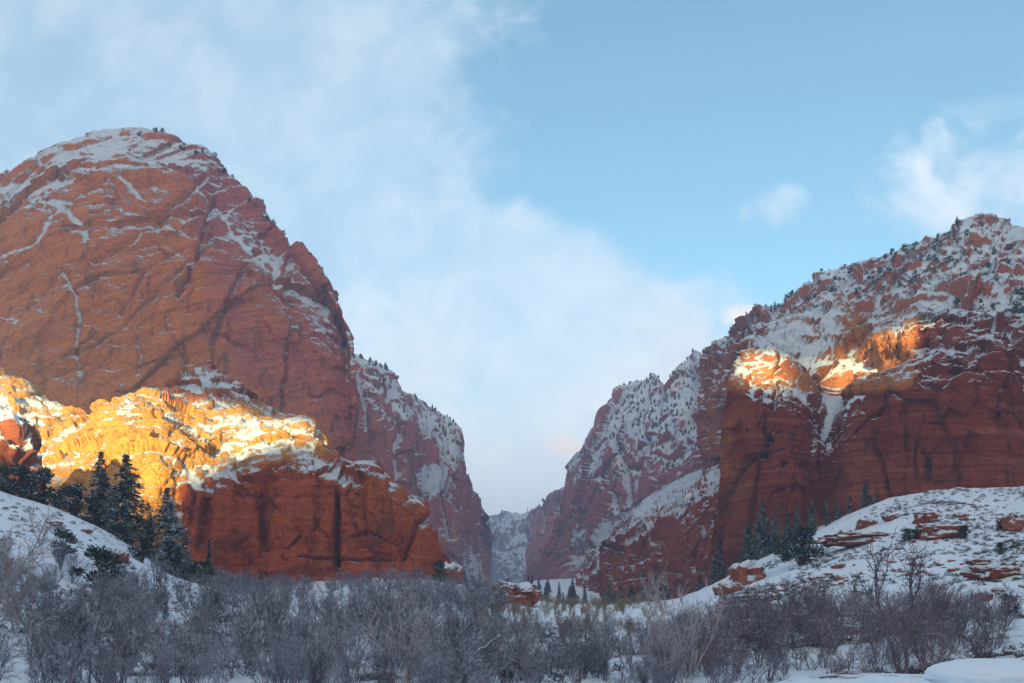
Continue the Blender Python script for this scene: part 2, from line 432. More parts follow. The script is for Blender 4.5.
massif('canyon_wall', 'canyon_wall', c, 330, 380, m3, 85, 23, 'snow-dusted dark red canyon wall behind the left peak', 'canyon wall',
       snow=lambda p, n, px, py: 0.8 * sstep(1.25, 0.7, np.hypot((px - 432) / 18, (py - 479) / 16)) + 0.6 * sstep(1.2, 0.6, np.hypot((px - 468) / 16, (py - 572) / 24)) + 0.25 * sstep(1.3, 0.5, np.hypot((px - 455) / 20, (py - 450) / 25)) + 0.20 * sstep(70, 10, py - (355 + (px - 355) * 0.66)),
       loft_kw=dict(smooth_u=2, smooth_v=5, back=(150, 400)), rib=0.24, micro=0.2, fz=0.35, block=0.8, strata=0.05, hollow_w=0.34, clefts=[(2.5, 8, 0.3, [(376, 372), (386, 400), (394, 440), (398, 500)]), (2.5, 8, 0.35, [(402, 395), (408, 430), (412, 470)]), (2, 6, 0.3, [(440, 420), (446, 460), (440, 500), (448, 540)]), (2.5, 6, 0.35, [(358, 372), (362, 400), (366, 430)])])

# the snowy mountain on the right of the gap
c = [[(520, 600, 1900), (522, 560, 1900), (526, 540, 1900), (528, 525, 1920), (531, 512, 1980)],
     [(524, 600, 1700), (530, 565, 1700), (538, 540, 1710), (542, 515, 1730), (547, 499, 1800)],
     [(526, 598, 1500), (536, 564, 1500), (548, 535, 1510), (556, 510, 1530), (563, 492, 1600)],
     [(528, 598, 1230), (545, 562, 1240), (562, 530, 1260), (569, 508, 1280), (573, 487, 1340)],
     [(530, 598, 1190), (547, 558, 1200), (565, 520, 1215), (572, 492, 1240), (575, 464, 1300)],
     [(536, 598, 1130), (552, 555, 1140), (572, 510, 1150), (580, 480, 1170), (589, 455, 1230)],
     [(545, 598, 930), (562, 552, 1070), (582, 505, 1080), (590, 470, 1095), (593, 430, 1150)],
     [(556, 598, 840), (574, 550, 1030), (588, 505, 1040), (595, 455, 1060), (601, 412, 1110)],
     [(575, 598, 770), (588, 550, 970), (600, 500, 985), (606, 450, 1010), (613, 394, 1090)],
     [(600, 598, 730), (610, 548, 930), (618, 490, 950), (625, 430, 990), (631, 378, 1080)],
     [(632, 598, 710), (640, 545, 890), (645, 480, 915), (648, 420, 960), (652, 367, 1060)],
     [(655, 598, 695), (658, 540, 862), (662, 470, 890), (664, 420, 940), (666, 378, 1040)],
     [(680, 598, 690), (682, 535, 835), (684, 460, 865), (684, 410, 910), (684, 361, 1010)],
     [(705, 598, 790), (706, 525, 805), (706, 450, 835), (706, 400, 880), (706, 348, 980)],
     [(740, 598, 750), (740, 515, 765), (740, 440, 800), (740, 390, 850), (740, 329, 950)],
     [(850, 598, 700), (850, 500, 720), (850, 430, 760), (850, 370, 800), (850, 292, 900)]]
m4 = rock_material('frosted_sandstone', (0.50, 0.15, 0.16), (0.42, 0.14, 0.18), (0.10, 0.06, 0.07), 60, snow_bias=0.20, streak=0.35, strata=0.4, sn_med=1.1, sn_fine=1.3, sn_z=0.3)
massif('far_mountain', 'mountain', c, 520, 460, m4, 95, 37, 'frosted snowy mountain rising right of the gap at the canyon end', 'mountain',
       snow=lambda p, n, px, py: 0.24 * sstep(0.15, 0.65, (560 - py) / (560 - np.interp(px, [530, 575, 594, 632, 652, 706, 740], [512, 486, 428, 379, 369, 346, 327]))) - 0.55 * sstep(628, 600, px) * sstep(470, 490, py) - 0.25 * np.exp(-((px - 665) / 50) ** 2 - ((py - 490) / 32) ** 2) + 1.1 * sstep(566, 576, px) * np.exp(-((py - 540 + (px - 590) * 0.28) / 16) ** 2) * sstep(645, 630, px),
       loft_kw=dict(smooth_u=3, smooth_v=6, back=(160, 420)), rib=0.24, micro=0.1, fz=0.3, fine=1.0, block=0.85, strata=0.03, hollow_w=0.42,
       clefts=[(2.5, 10, 0.55, [(694, 366), (690, 400), (684, 440), (676, 452)]), (2.5, 10, 0.5, [(716, 362), (713, 400), (709, 450)]), (2.2, 8, 0.5, [(645, 388), (642, 420), (648, 455), (664, 455), (676, 450)]), (2, 8, 0.45, [(622, 398), (618, 440), (624, 480), (630, 520)]),
               (2.0, 6, 0.4, [(600, 478), (610, 495), (620, 512)]), (2, 6, 0.4, [(664, 380), (660, 420), (655, 450)])])

# the far snowy end of the canyon
c = [[(380, 600, 2300), (380, 560, 2350), (380, 530, 2500), (380, 512, 2700)],
     [(450, 600, 2300), (450, 565, 2350), (450, 535, 2500), (450, 520, 2700)],
     [(480, 600, 2250), (482, 565, 2300), (484, 535, 2450), (485, 519, 2650)],
     [(500, 600, 2400), (500, 570, 2450), (500, 540, 2550), (500, 515, 2700)],
     [(522, 600, 2350), (522, 570, 2400), (522, 540, 2500), (522, 513, 2700)],
     [(545, 600, 2300), (545, 565, 2350), (545, 530, 2450), (545, 506, 2700)],
     [(620, 600, 2250), (620, 560, 2300), (620, 520, 2450), (620, 490, 2700)]]
m9 = rock_material('far_slope', (0.22, 0.10, 0.09), (0.2, 0.09, 0.09), (0.08, 0.06, 0.07), 120, snow_bias=0.22, streak=0.3, strata=0.3)
massif('hill', 'hill', c, 220, 200, m9, 160, 41, 'pale snowy ridge closing the far end of the canyon', 'ridge', loft_kw=dict(back=(300, 700)), rib=0.5)

# the low red cliff at the foot of the right side, in the middle distance
c = [[(574, 612, 560), (575, 596, 562), (577, 580, 566), (592, 565, 620), (605, 545, 800)],
     [(590, 612, 540), (590, 592, 542), (592, 575, 548), (602, 560, 620), (615, 537, 800)],
     [(604, 612, 480), (604, 590, 482), (604, 570, 486), (612, 548, 580), (628, 514, 780)],
     [(607, 612, 425), (606, 580, 427), (607, 545, 430), (625, 528, 490), (645, 498, 760)],
     [(640, 610, 400), (640, 570, 402), (641, 534, 408), (650, 520, 460), (668, 485, 740)],
     [(662, 607, 384), (662, 562, 386), (664, 515, 392), (672, 506, 450), (690, 475, 720)],
     [(684, 604, 368), (684, 560, 370), (686, 514, 378), (692, 500, 430), (708, 468, 700)],
     [(704, 600, 352), (703, 555, 355), (704, 496, 364), (712, 484, 420), (722, 464, 680)],
     [(740, 595, 330), (742, 545, 335), (748, 490, 348), (752, 475, 400), (760, 450, 660)]]
m8 = rock_material('low_cliff', (0.42, 0.105, 0.060), (0.33, 0.09, 0.075), (0.08, 0.046, 0.045), 26, snow_bias=0.03, streak=0.5, strata=0.6)
massif('low', 'cliff', c, 340, 280, m8, 34, 53, 'low red cliff with snowy ledges at the foot of the right side', 'cliff',
       loft_kw=dict(smooth_u=2, smooth_v=4, back=(60, 200), drop=(0.02, 0.6)), strata=0.35, block=0.8, lay=0.3, amp=lambda x, y: 1.0 - 0.65 * sstep(520, 500, y + (x - 650) * 0.5))

# the big right cliff
c = [[(748, 590, 470), (748, 500, 470), (752, 430, 470), (758, 395, 475), (764, 382, 482), (770, 370, 490), (790, 350, 520)],
     [(722, 590, 320), (734, 480, 320), (740, 420, 320), (745, 388, 322), (752, 374, 332), (758, 362, 342), (772, 340, 370)],
     [(709, 592, 262), (720, 480, 264), (725, 425, 266), (729, 382, 268), (735, 366, 276), (742, 352, 282), (766, 334, 320)],
     [(745, 566, 246), (746, 475, 248), (748, 425, 251), (753, 394, 256), (760, 376, 272), (765, 360, 277), (785, 320, 340)],
     [(775, 552, 239), (775, 475, 241), (776, 435, 244), (779, 404, 252), (788, 378, 276), (792, 362, 284), (810, 305, 355)],
     [(800, 540, 234), (801, 480, 238), (803, 445, 243), (806, 418, 254), (815, 384, 280), (818, 366, 290), (838, 308, 360)],
     [(824, 528, 238), (823, 490, 244), (823, 460, 250), (826, 436, 262), (834, 392, 286), (840, 368, 294), (864, 318, 360)],
     [(850, 516, 222), (848, 465, 225), (846, 430, 229), (848, 406, 238), (856, 376, 272), (866, 342, 278), (890, 318, 345)],
     [(880, 506, 216), (877, 455, 219), (874, 415, 222), (873, 388, 229), (880, 366, 266), (890, 326, 270), (905, 318, 330)],
     [(905, 500, 211), (900, 445, 213), (896, 400, 217), (894, 372, 225), (903, 356, 258), (916, 318, 262), (925, 312, 310)],
     [(950, 494, 206), (945, 440, 208), (941, 390, 212), (940, 352, 220), (944, 344, 243), (948, 326, 248), (952, 312, 290)],
     [(1000, 491, 202), (1000, 440, 204), (1000, 390, 208), (1000, 346, 216), (1002, 340, 238), (1003, 326, 243), (1005, 308, 280)],
     [(1028, 490, 202), (1024, 440, 206), (1018, 400, 213), (1020, 368, 228), (1030, 348, 243), (1034, 330, 248), (1040, 308, 285)],
     [(1150, 482, 190), (1150, 430, 195), (1150, 385, 202), (1150, 350, 214), (1150, 335, 240), (1150, 322, 246), (1150, 296, 290)],
     [(1450, 470, 175), (1450, 420, 180), (1450, 380, 187), (1450, 345, 200), (1450, 328, 230), (1450, 310, 237), (1450, 275, 290)]]
m7 = rock_material('dark_sandstone', (0.64, 0.24, 0.065), (0.29, 0.058, 0.030), (0.032, 0.018, 0.020), 20, snow_bias=0.0, streak=0.9, strata=0.8, tilt=(0.08, 0))  # first colour paints a golden sunlit tone, second is the dark rock
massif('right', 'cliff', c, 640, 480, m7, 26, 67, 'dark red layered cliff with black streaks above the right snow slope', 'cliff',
       snow=lambda p, n, px, py: 0.25 * sstep(378, 365, py) * sstep(850, 830, px) + 0.28 * np.exp(-((px - 828) / 14) ** 2) * sstep(380, 400, py) * sstep(460, 430, py) - 0.3 * sstep(455, 475, py) - 0.30 * sstep(395, 420, py) * sstep(815, 800, px) - 0.26 * sstep(375, 400, py) * sstep(845, 870, px) - 0.30 * np.exp(-((px - 872) / 32) ** 2 - ((py - 348) / 20) ** 2),
       tint=lambda p, px, py: 0.7 - 1.4 * sstep(398, 375, py) * sstep(925, 900, px),  # sunlit gold goes only on the lit ledges and alcove at the top
       loft_kw=dict(smooth_u=3, smooth_v=4, back=(60, 160), drop=(-0.05, 0.6)), strata=0.22, block=0.75, micro=0.6, rib=0.4, clefts=[(2, 2.5, 0.0, [(752, 350), (776, 358), (778, 390), (776, 405)]), (2.5, 3, 0.1, [(800, 445), (806, 480), (812, 530)]), (2, 2, 0, [(872, 430), (880, 470), (890, 500)]), (2, 2, 0.2, [(735, 470), (760, 455), (785, 446)])], lay=0.22, amp=lambda x, y: 0.62 + 0.3 * sstep(400, 360, y), carve=[(937, 462, 38, 28, 2.0), (868, 352, 30, 16, 4), (925, 335, 25, 14, 3), (752, 405, 8, 30, 2.5), (960, 372, 70, 5, 1.5), (880, 420, 10, 30, 2)])

# the juniper-dotted slope above the right cliff
c = [[(700, 470, 620), (700, 420, 640), (702, 375, 660), (705, 349, 700)],
     [(722, 440, 520), (722, 400, 560), (722, 365, 600), (722, 338, 660)],
     [(742, 410, 430), (742, 375, 490), (742, 350, 560), (742, 325, 630)],
     [(775, 370, 370), (775, 345, 430), (775, 325, 510), (775, 307, 595)],
     [(815, 355, 350), (815, 325, 410), (815, 303, 490), (815, 287, 570)],
     [(860, 355, 335), (860, 315, 395), (860, 288, 470), (860, 266, 550)],
     [(900, 355, 318), (900, 310, 378), (900, 275, 450), (900, 248, 528)],
     [(940, 360, 300), (940, 305, 360), (940, 262, 430), (945, 236, 510)],
     [(968, 360, 292), (968, 300, 350), (968, 250, 415), (970, 222, 480)],
     [(1000, 360, 285), (1000, 300, 345), (1000, 250, 410), (1000, 224, 472)],
     [(1030, 360, 280), (1030, 300, 340), (1030, 250, 405), (1030, 228, 462)],
     [(1150, 350, 270), (1150, 290, 330), (1150, 240, 400), (1150, 205, 450)],
     [(1450, 320, 250), (1450, 270, 310), (1450, 220, 380), (1450, 190, 430)]]
m5 = rock_material('ledge_slope', (0.50, 0.145, 0.070), (0.40, 0.11, 0.07), (0.10, 0.055, 0.05), 20, snow_bias=0.22, streak=0.35, strata=0.6)
massif('slope', 'mountain', c, 560, 340, m5, 36, 71, 'snowy ledged mountainside dotted with junipers above the right cliff', 'mountain',
       loft_kw=dict(smooth_u=3, smooth_v=4, back=(120, 300)), strata=1.5, block=1.0, big=0.9, lay=0.35, rib=0.9, carve=[(880, 315, 30, 14, 6), (955, 320, 50, 12, 5), (860, 292, 20, 8, 4), (985, 250, 30, 10, 4), (930, 285, 25, 8, 3)])

#@@SECTION ground
GP = [(-200, 705, 20), (100, 720, 20), (300, 720, 20), (512, 720, 20), (650, 715, 20), (740, 700, 14), (800, 676, 14), (860, 673, 14), (920, 675, 14), (1000, 676, 13), (1200, 680, 14), (880, 694, 22), (1000, 688, 22), (760, 700, 22),
      (-200, 650, 45), (0, 690, 45), (150, 690, 48), (300, 692, 50), (450, 690, 52), (560, 684, 55), (650, 682, 55), (750, 678, 52), (850, 680, 50), (950, 672, 50), (1024, 664, 45), (1200, 650, 45),
      (-200, 570, 80), (0, 615, 80), (100, 632, 80), (200, 640, 85), (350, 645, 85), (500, 640, 85), (600, 645, 85), (700, 645, 85), (800, 640, 80), (900, 632, 80), (1000, 615, 80), (1150, 590, 80),
      (-150, 520, 110), (0, 548, 110), (60, 562, 115), (120, 585, 118), (200, 605, 120), (350, 612, 125), (500, 615, 125), (600, 620, 125), (690, 612, 125), (760, 600, 125), (850, 583, 125), (950, 568, 125), (1024, 558, 120), (1200, 530, 120),
      (-100, 478, 138), (0, 494, 142), (60, 512, 145), (110, 535, 150), (160, 566, 155), (210, 588, 160),
      (0, 512, 172), (100, 540, 185), (230, 585, 203), (330, 582, 208), (440, 582, 213), (520, 600, 200), (600, 608, 200), (690, 596, 205), (715, 585, 240), (740, 568, 238), (800, 540, 228), (850, 515, 216), (900, 500, 206), (950, 493, 200), (1024, 489, 196), (1200, 478, 186),
      (900, 536, 160), (1000, 526, 158), (800, 570, 165),
      (520, 603, 300), (600, 607, 300), (680, 602, 345), (560, 598, 450), (600, 600, 450), (520, 586, 600), (560, 579, 650), (600, 581, 640), (480, 596, 900), (540, 592, 900), (510, 590, 1400), (510, 586, 2200),
      (-600, 600, 300), (1700, 520, 300), (-600, 600, 1500), (1600, 590, 1500)]
G3 = np.array([at(*g) for g in GP] + [(x, y, CZ + z) for x, y, z in ((0, 0, -1.7), (-14, 4, -2.2), (14, 4, -1.7), (0, 8, -1.7), (5, 9, -1.5), (0, -25, -1.5), (-60, -10, 2), (60, -10, 3), (-400, 0, 10), (400, 0, 20), (0, -29, -1.4))])


def gwarp(x, y):
    yy = np.maximum(y, -30) + 60
    return np.stack([x / yy * 3.0, np.log(yy) * 1.6], -1)


def _tk(r): return r * r * np.log(r + 1e-6)


_gw = gwarp(G3[:, 0], G3[:, 1])
_n = len(_gw)
_A = np.zeros((_n + 3, _n + 3))
_A[:_n, :_n] = _tk(np.linalg.norm(_gw[:, None] - _gw[None], axis=-1)) + np.eye(_n) * 4e-4
_A[:_n, _n] = 1; _A[:_n, _n + 1:] = _gw; _A[_n:, :_n] = _A[:_n, _n:].T
_rhs = np.zeros(_n + 3); _rhs[:_n] = (G3[:, 2] - CZ) / (np.maximum(G3[:, 1], 0) + 30)
_co = np.linalg.solve(_A, _rhs)


def gz(x, y):
    x = np.atleast_1d(np.asarray(x, float)); y = np.atleast_1d(np.asarray(y, float))
    out = np.empty(x.shape)
    for s in range(0, len(x), 40000):
        w = gwarp(x[s:s + 40000], y[s:s + 40000])
        w[:, 0] = np.clip(w[:, 0], -4.5, 4.5)
        out[s:s + 40000] = _tk(np.linalg.norm(w[:, None] - _gw[None], axis=-1)) @ _co[:_n] + _co[_n] + w @ _co[_n + 1:]
    z = out * (np.maximum(y, 0) + 30)
    p = np.stack([x, y, x * 0], 1)
    amp = np.clip((np.abs(y) - 8) / 60, 0.15, 1.0)
    z = z + amp * (1.3 * fbm(p / 14, 4, 901) + 0.55 * fbm(p / 3.6, 4, 902, 0.6)) * np.clip(1 - (y - 900) / 1500, 0.3, 1)
    return np.clip(z, -30, 160) + CZ


xs = np.concatenate([-np.geomspace(3000, 120, 60), np.linspace(-118, 118, 330), np.geomspace(120, 3000, 60)])
ys = np.concatenate([-np.geomspace(950, 20, 30), np.linspace(-19, 4, 12), np.geomspace(5, 3200, 420)])
gx, gy = np.meshgrid(xs, ys, indexing='ij')
gzv = gz(gx.ravel(), gy.ravel())
V = np.stack([gx.ravel(), gy.ravel(), gzv], 1)
mg, t, b = new_mat('snow_ground')
geo = t.node('ShaderNodeNewGeometry'); P = geo.outputs['Position']
sepn = t.node('ShaderNodeSeparateXYZ', ins={0: geo.outputs['Normal']}).outputs
n1, n2, n3 = t.noise(P, 0.22, 5, 0.6), t.noise(P, 1.4, 6, 0.7), t.noise(P, 0.05, 3)
earth = t.mix(t.ss(n2, 0.35, 0.65), (0.17, 0.075, 0.045), (0.10, 0.075, 0.055))
bare = t.ss(t.m('ADD', t.m('ADD', t.m('MULTIPLY', n1, 0.6), t.m('MULTIPLY', n2, 0.7)), t.m('MULTIPLY', n3, 0.3)), 0.90, 0.98)
t.set(b, 'Base Color', t.mix(bare, t.mix(t.ss(n2, 0.3, 0.75), (0.73, 0.86, 0.97), (0.64, 0.78, 0.92)), earth))
t.set(b, 'Roughness', 0.85)
b.inputs['Specular IOR Level'].default_value = 0.2
bp = t.node('ShaderNodeBump', ins={'Strength': 0.6, 'Distance': 0.35, 'Height': t.m('ADD', t.m('MULTIPLY', n1, 2.0), t.m('MULTIPLY', n2, 0.6))})
t.l.new(bp.outputs[0], b.inputs['Normal'])
put('ground', mesh_np('ground', V, grid_quads(len(xs), len(ys))), mg, None, 'snow-covered valley floor with patches of bare earth under the brush', 'ground', None, 'structure')

#@@SECTION vegetation
rng = random.Random(7)
nrng = np.random.default_rng(7)


def ground_hit(px, py, y0=8.0, y1=420.0):
    """distance at which the line of sight through (px, py) meets the ground"""
    Y = np.geomspace(y0, y1, 500)
    z = gz((px - 512) / F * Y, Y)
    ok = np.nonzero(HY - F * (z - CZ) / Y <= py)[0]
    return float(Y[ok[0]]) if len(ok) else None


class MB:
    """collects tubes and leaf quads into one mesh"""
    def __init__(s): s.v = []; s.f = []; s.n = 0

    def tube(s, pts, rad, k=3):
        pts = np.asarray(pts, float); m = len(pts)
        tg = np.gradient(pts, axis=0); tg /= np.linalg.norm(tg, axis=1, keepdims=True) + 1e-9
        ref = np.where(np.abs(tg[:, 2:3]) > 0.9, [[1.0, 0, 0]], [[0, 0, 1.0]])
        a = np.cross(tg, ref); a /= np.linalg.norm(a, axis=1, keepdims=True) + 1e-9
        b = np.cross(tg, a)
        th = np.arange(k) * 2 * math.pi / k
        ring = pts[:, None] + np.asarray(rad)[:, None, None] * (a[:, None] * np.cos(th)[None, :, None] + b[:, None] * np.sin(th)[None, :, None])
        s.v.append(ring.reshape(-1, 3))
        i = s.n + np.arange(m - 1)[:, None] * k; j = np.arange(k)[None]; j2 = (j + 1) % k
        s.f.append(np.stack([i + j, i + j2, i + k + j2, i + k + j], -1).reshape(-1, 4))
        s.n += m * k

    def leaves(s, c, d, u, ln, wd):
        """kite-shaped sprays at c (N,3) pointing along d, lying across u"""
        d = d / (np.linalg.norm(d, axis=1, keepdims=True) + 1e-9)
        w = np.cross(d, u); w /= np.linalg.norm(w, axis=1, keepdims=True) + 1e-9
        ln = np.asarray(ln)[:, None]; wd = np.asarray(wd)[:, None]
        q = np.stack([c - d * ln * 0.4, c + w * wd * 0.5, c + d * ln * 0.6, c - w * wd * 0.5], 1)
        s.v.append(q.reshape(-1, 3))
        s.f.append(s.n + np.arange(len(c) * 4).reshape(-1, 4)); s.n += len(c) * 4

    def mesh(s, name, smooth=True):
        return mesh_np(name, np.concatenate(s.v), np.concatenate(s.f), smooth)


def branch(p0, dr, ln, n, r, wob=0.18, lift=0.1):
    pts = [np.array(p0, float)]; d = np.array(dr, float); d /= np.linalg.norm(d)
    for k in range(n):
        d = d + r.normal(0, wob, 3) + np.array([0, 0, lift]); d /= np.linalg.norm(d)
        pts.append(pts[-1] + d * ln / n)
    return np.array(pts)


def bare_tree_meshes(seed, h=5.0, stems=4, spread=0.35, dens=1.0, lift=0.10, tw=0.010, thick=0.055):
    """limbs and fine twigs of a leafless tree h metres high"""
    r = np.random.default_rng(seed)
    A, B = MB(), MB()
    for s_ in range(stems):
        az = r.uniform(0, 2 * math.pi); tilt = r.uniform(0.05, spread)
        dr = (math.cos(az) * tilt, math.sin(az) * tilt, 1)
        L = h * r.uniform(0.62, 0.95)
        base = np.array([math.cos(az), math.sin(az), 0]) * r.uniform(0.02, 0.22) + [0, 0, -0.35]
        st = branch(base, dr, L + 0.35, 8, r, 0.13, 0.05)
        rr = thick * h / 5 * r.uniform(0.7, 1.1)
        A.tube(st, np.linspace(rr, rr * 0.22, 9), 5)
        for q in range(int(8 * dens)):
            t_ = r.uniform(0.10, 1.0); k = t_ * 8; i = min(int(k), 7)
            p = st[i] + (st[i + 1] - st[i]) * (k - i)
            a2 = r.uniform(0, 2 * math.pi)
            d1 = st[i + 1] - st[i]; d1 = d1 / np.linalg.norm(d1) + np.array([math.cos(a2), math.sin(a2), 0.1]) * r.uniform(0.35, 0.95)
            l1 = h * r.uniform(0.16, 0.46) * (1.15 - 0.5 * t_)
            b1 = branch(p, d1, l1, 5, r, 0.20, lift)
            A.tube(b1, np.linspace(rr * 0.34, tw * 1.2, 6), 4)
            for q2 in range(int(7 * dens)):
                t2 = r.uniform(0.2, 1.0) * 5; i2 = min(int(t2), 4)
                p2 = b1[i2] + (b1[i2 + 1] - b1[i2]) * (t2 - i2)
                d2 = (b1[i2 + 1] - b1[i2]); d2 = d2 / np.linalg.norm(d2) + r.normal(0, 0.6, 3)
                b2 = branch(p2, d2, h * r.uniform(0.07, 0.17), 3, r, 0.25, lift)
                B.tube(b2, np.linspace(tw * 1.3, tw * 0.8, 4), 3)
                for q3 in range(3):
                    i3 = r.integers(1, 4)
                    d3 = (b2[i3] - b2[i3 - 1]); d3 = d3 / np.linalg.norm(d3) + r.normal(0, 0.6, 3)
                    B.tube(branch(b2[i3], d3, h * r.uniform(0.03, 0.09), 2, r, 0.25, lift), [tw, tw * 0.8, tw * 0.6], 3)
    return A.mesh('trunk'), B.mesh('crown')


def conifer_meshes(seed, h=10.0, wide=0.20, levels=22, gap=0.06):
    r = np.random.default_rng(seed)
    A, B = MB(), MB()
    A.tube(branch((0, 0, -0.5), (0, 0, 1), h * 0.98 + 0.5, 8, r, 0.015, 0.05), np.linspace(h * 0.018, 0.015, 9), 6)
    cs, ds, us, ls, ws = [], [], [], [], []
    for l in range(levels):
        f = gap + (1 - gap) * (l / (levels - 1)) ** 0.92
        z = f * h * 0.985
        R0 = h * wide * (1 - f) ** 0.82 * r.uniform(0.72, 1.1) + 0.12
        nb = 7 if f < 0.8 else 4
        for b_ in range(nb):
            if r.random() < 0.10: continue
            az = r.uniform(0, 2 * math.pi); rad = R0 * r.uniform(0.65, 1.15)
            dirh = np.array([math.cos(az), math.sin(az), 0])
            A.tube(np.array([[0, 0, z], dirh * rad * 0.55 + [0, 0, z - rad * 0.08], dirh * rad + [0, 0, z - rad * 0.28]]), [0.03, 0.02, 0.008], 3)
            nc = max(3, int(rad * 6))
            for k in range(nc):
                t_ = (k + r.uniform(0.2, 1)) / nc
                p = dirh * rad * t_ + np.array([0, 0, z - rad * 0.30 * t_ ** 1.5])
                for q in range(7):
                    cs.append(p + r.normal(0, 0.09, 3) * (1 + rad * 0.3)); ds.append(dirh * 0.8 + r.normal(0, 0.55, 3) + [0, 0, -0.25]); us.append(r.normal(0, 0.5, 3) + [0, 0, 1])
                    ls.append(r.uniform(0.25, 0.55) * (h / 10) ** 0.5); ws.append(r.uniform(0.09, 0.19) * (h / 10) ** 0.5)
    B.leaves(np.array(cs), np.array(ds), np.array(us), ls, ws)
    return A.mesh('trunk'), B.mesh('crown', False)


def juniper_meshes(seed, h=4.0, lumps=16, leaf=110):
    r = np.random.default_rng(seed)
    A, B = MB(), MB()
    cs, ds, us, ls, ws = [], [], [], [], []
    for k in range(lumps):
        az = r.uniform(0, 2 * math.pi); f = r.uniform(0.12, 0.95)
        rad = h * 0.42 * math.sin(math.pi * min(0.92, f * 0.75 + 0.22)) * r.uniform(0.25, 1)
        c = np.array([math.cos(az) * rad, math.sin(az) * rad, f * h * 0.86])
        A.tube(np.array([[0, 0, -0.2], c * [0.35, 0.35, 0.55], c]), [h * 0.03, h * 0.015, 0.01], 4)
        s_ = h * r.uniform(0.10, 0.19)
        n = r.normal(0, 1, (leaf, 3)); n /= np.linalg.norm(n, axis=1, keepdims=True)
        p = c + n * s_ * r.uniform(0.35, 1.15, (leaf, 1)) * [1, 1, 0.85]
        cs.append(p); ds.append(n + [0, 0, 0.6] + r.normal(0, 0.5, (leaf, 3))); us.append(r.normal(0, 1, (leaf, 3)))
        ls.append(r.uniform(0.05, 0.11, leaf) * h); ws.append(r.uniform(0.025, 0.05, leaf) * h)
    B.leaves(np.concatenate(cs), np.concatenate(ds), np.concatenate(us), np.concatenate(ls), np.concatenate(ws))
    return A.mesh('trunk'), B.mesh('crown', False)


def plant_material(name, c1, c2, snow=0.3, snow_n=0.55, scale=0.9):
    m, t, b = new_mat(name)
    geo = t.node('ShaderNodeNewGeometry'); oi = t.node('ShaderNodeObjectInfo')
    P = geo.outputs['Position']
    nzc = t.node('ShaderNodeSeparateXYZ', ins={0: geo.outputs['Normal']}).outputs[2]
    n1 = t.noise(P, scale, 3); n2 = t.noise(P, scale * 6, 3)
    c = t.mix(t.m('ADD', t.m('MULTIPLY', oi.outputs['Random'], 0.5), t.ss(t.noise(P, 0.13, 3), 0.35, 0.65, 0.0, 0.6)), c1, c2)
    f = t.m('MULTIPLY', t.ss(t.m('ABSOLUTE', nzc) if snow_n < 0 else nzc, abs(snow_n), abs(snow_n) + 0.3), t.ss(t.m('ADD', t.m('MULTIPLY', n1, 0.6), t.m('MULTIPLY', n2, 0.5)), 0.60 - snow * 0.3, 0.72 - snow * 0.3))
    t.set(b, 'Base Color', t.mix(f, c, SNOW))
    b.inputs['Roughness'].default_value = 0.9; b.inputs['Specular IOR Level'].default_value = 0.15
    return m


bark = plant_material('grey_bark', (0.055, 0.050, 0.072), (0.25, 0.23, 0.30), 0.55, 0.35)
pale_bark = plant_material('pale_bark', (0.36, 0.33, 0.34), (0.46, 0.42, 0.43), 0.3, 0.5)
willow_bark = plant_material('willow_twigs', (0.23, 0.19, 0.13), (0.29, 0.235, 0.16), 0.1, 0.5)
brown_bark = plant_material('brown_bark', (0.10, 0.078, 0.098), (0.23, 0.18, 0.22), 0.4, 0.4)
needles = plant_material('fir_needles', (0.042, 0.054, 0.028), (0.075, 0.082, 0.042), 0.25, -0.55)
needles_snow = plant_material('snowy_needles', (0.040, 0.048, 0.032), (0.06, 0.066, 0.042), 0.35, -0.50)
juniper_green = plant_material('juniper_green', (0.026, 0.036, 0.022), (0.046, 0.056, 0.030), 0.20, -0.5)
conifer_bark = plant_material('conifer_bark', (0.06, 0.042, 0.034), (0.08, 0.055, 0.042), 0.1, 0.6)


def tree(name, meshes, mats, loc, scale, rz, label, cat, group=None, lean=0.0):
    o = bpy.data.objects.new(name, None); col.objects.link(o)
    o.empty_display_size = 0.3
    o.location = loc; o.scale = scale if isinstance(scale, tuple) else (scale,) * 3
    o.rotation_euler = (rng.uniform(-lean, lean), rng.uniform(-lean, lean), rz)
    tag(o, label, cat, group)
    for nm, me, mt in zip(('trunk', 'crown'), meshes, mats):
        c_ = bpy.data.objects.new(nm, me); col.objects.link(c_); c_.parent = o
        if not me.materials: me.materials.append(mt)
    return o


def spot(px, py=None, Y=None):
    if Y is None: Y = ground_hit(px, py)
    x = (px - 512) / F * Y
    z = float(gz([x], [Y])[0])
    return (x, Y, z)


def place(name, lib, H0, mats, px, py_top, py_base=None, Y=None, label='', cat='tree', group=None, wide=1.0, pick=None):
    """a plant rooted where the ground is seen at (px, py_base), tall enough to reach py_top"""
    p = spot(px, py_base, Y)
    hgt = max(0.3, (p[2] - CZ) * -1 + (HY - py_top) / F * p[1])
    s = hgt / H0
    me = lib[rng.randrange(len(lib)) if pick is None else pick]
    return tree(name, me, mats, p, (s * wide, s * wide, s), rng.uniform(0, 6.28), label, cat, group)


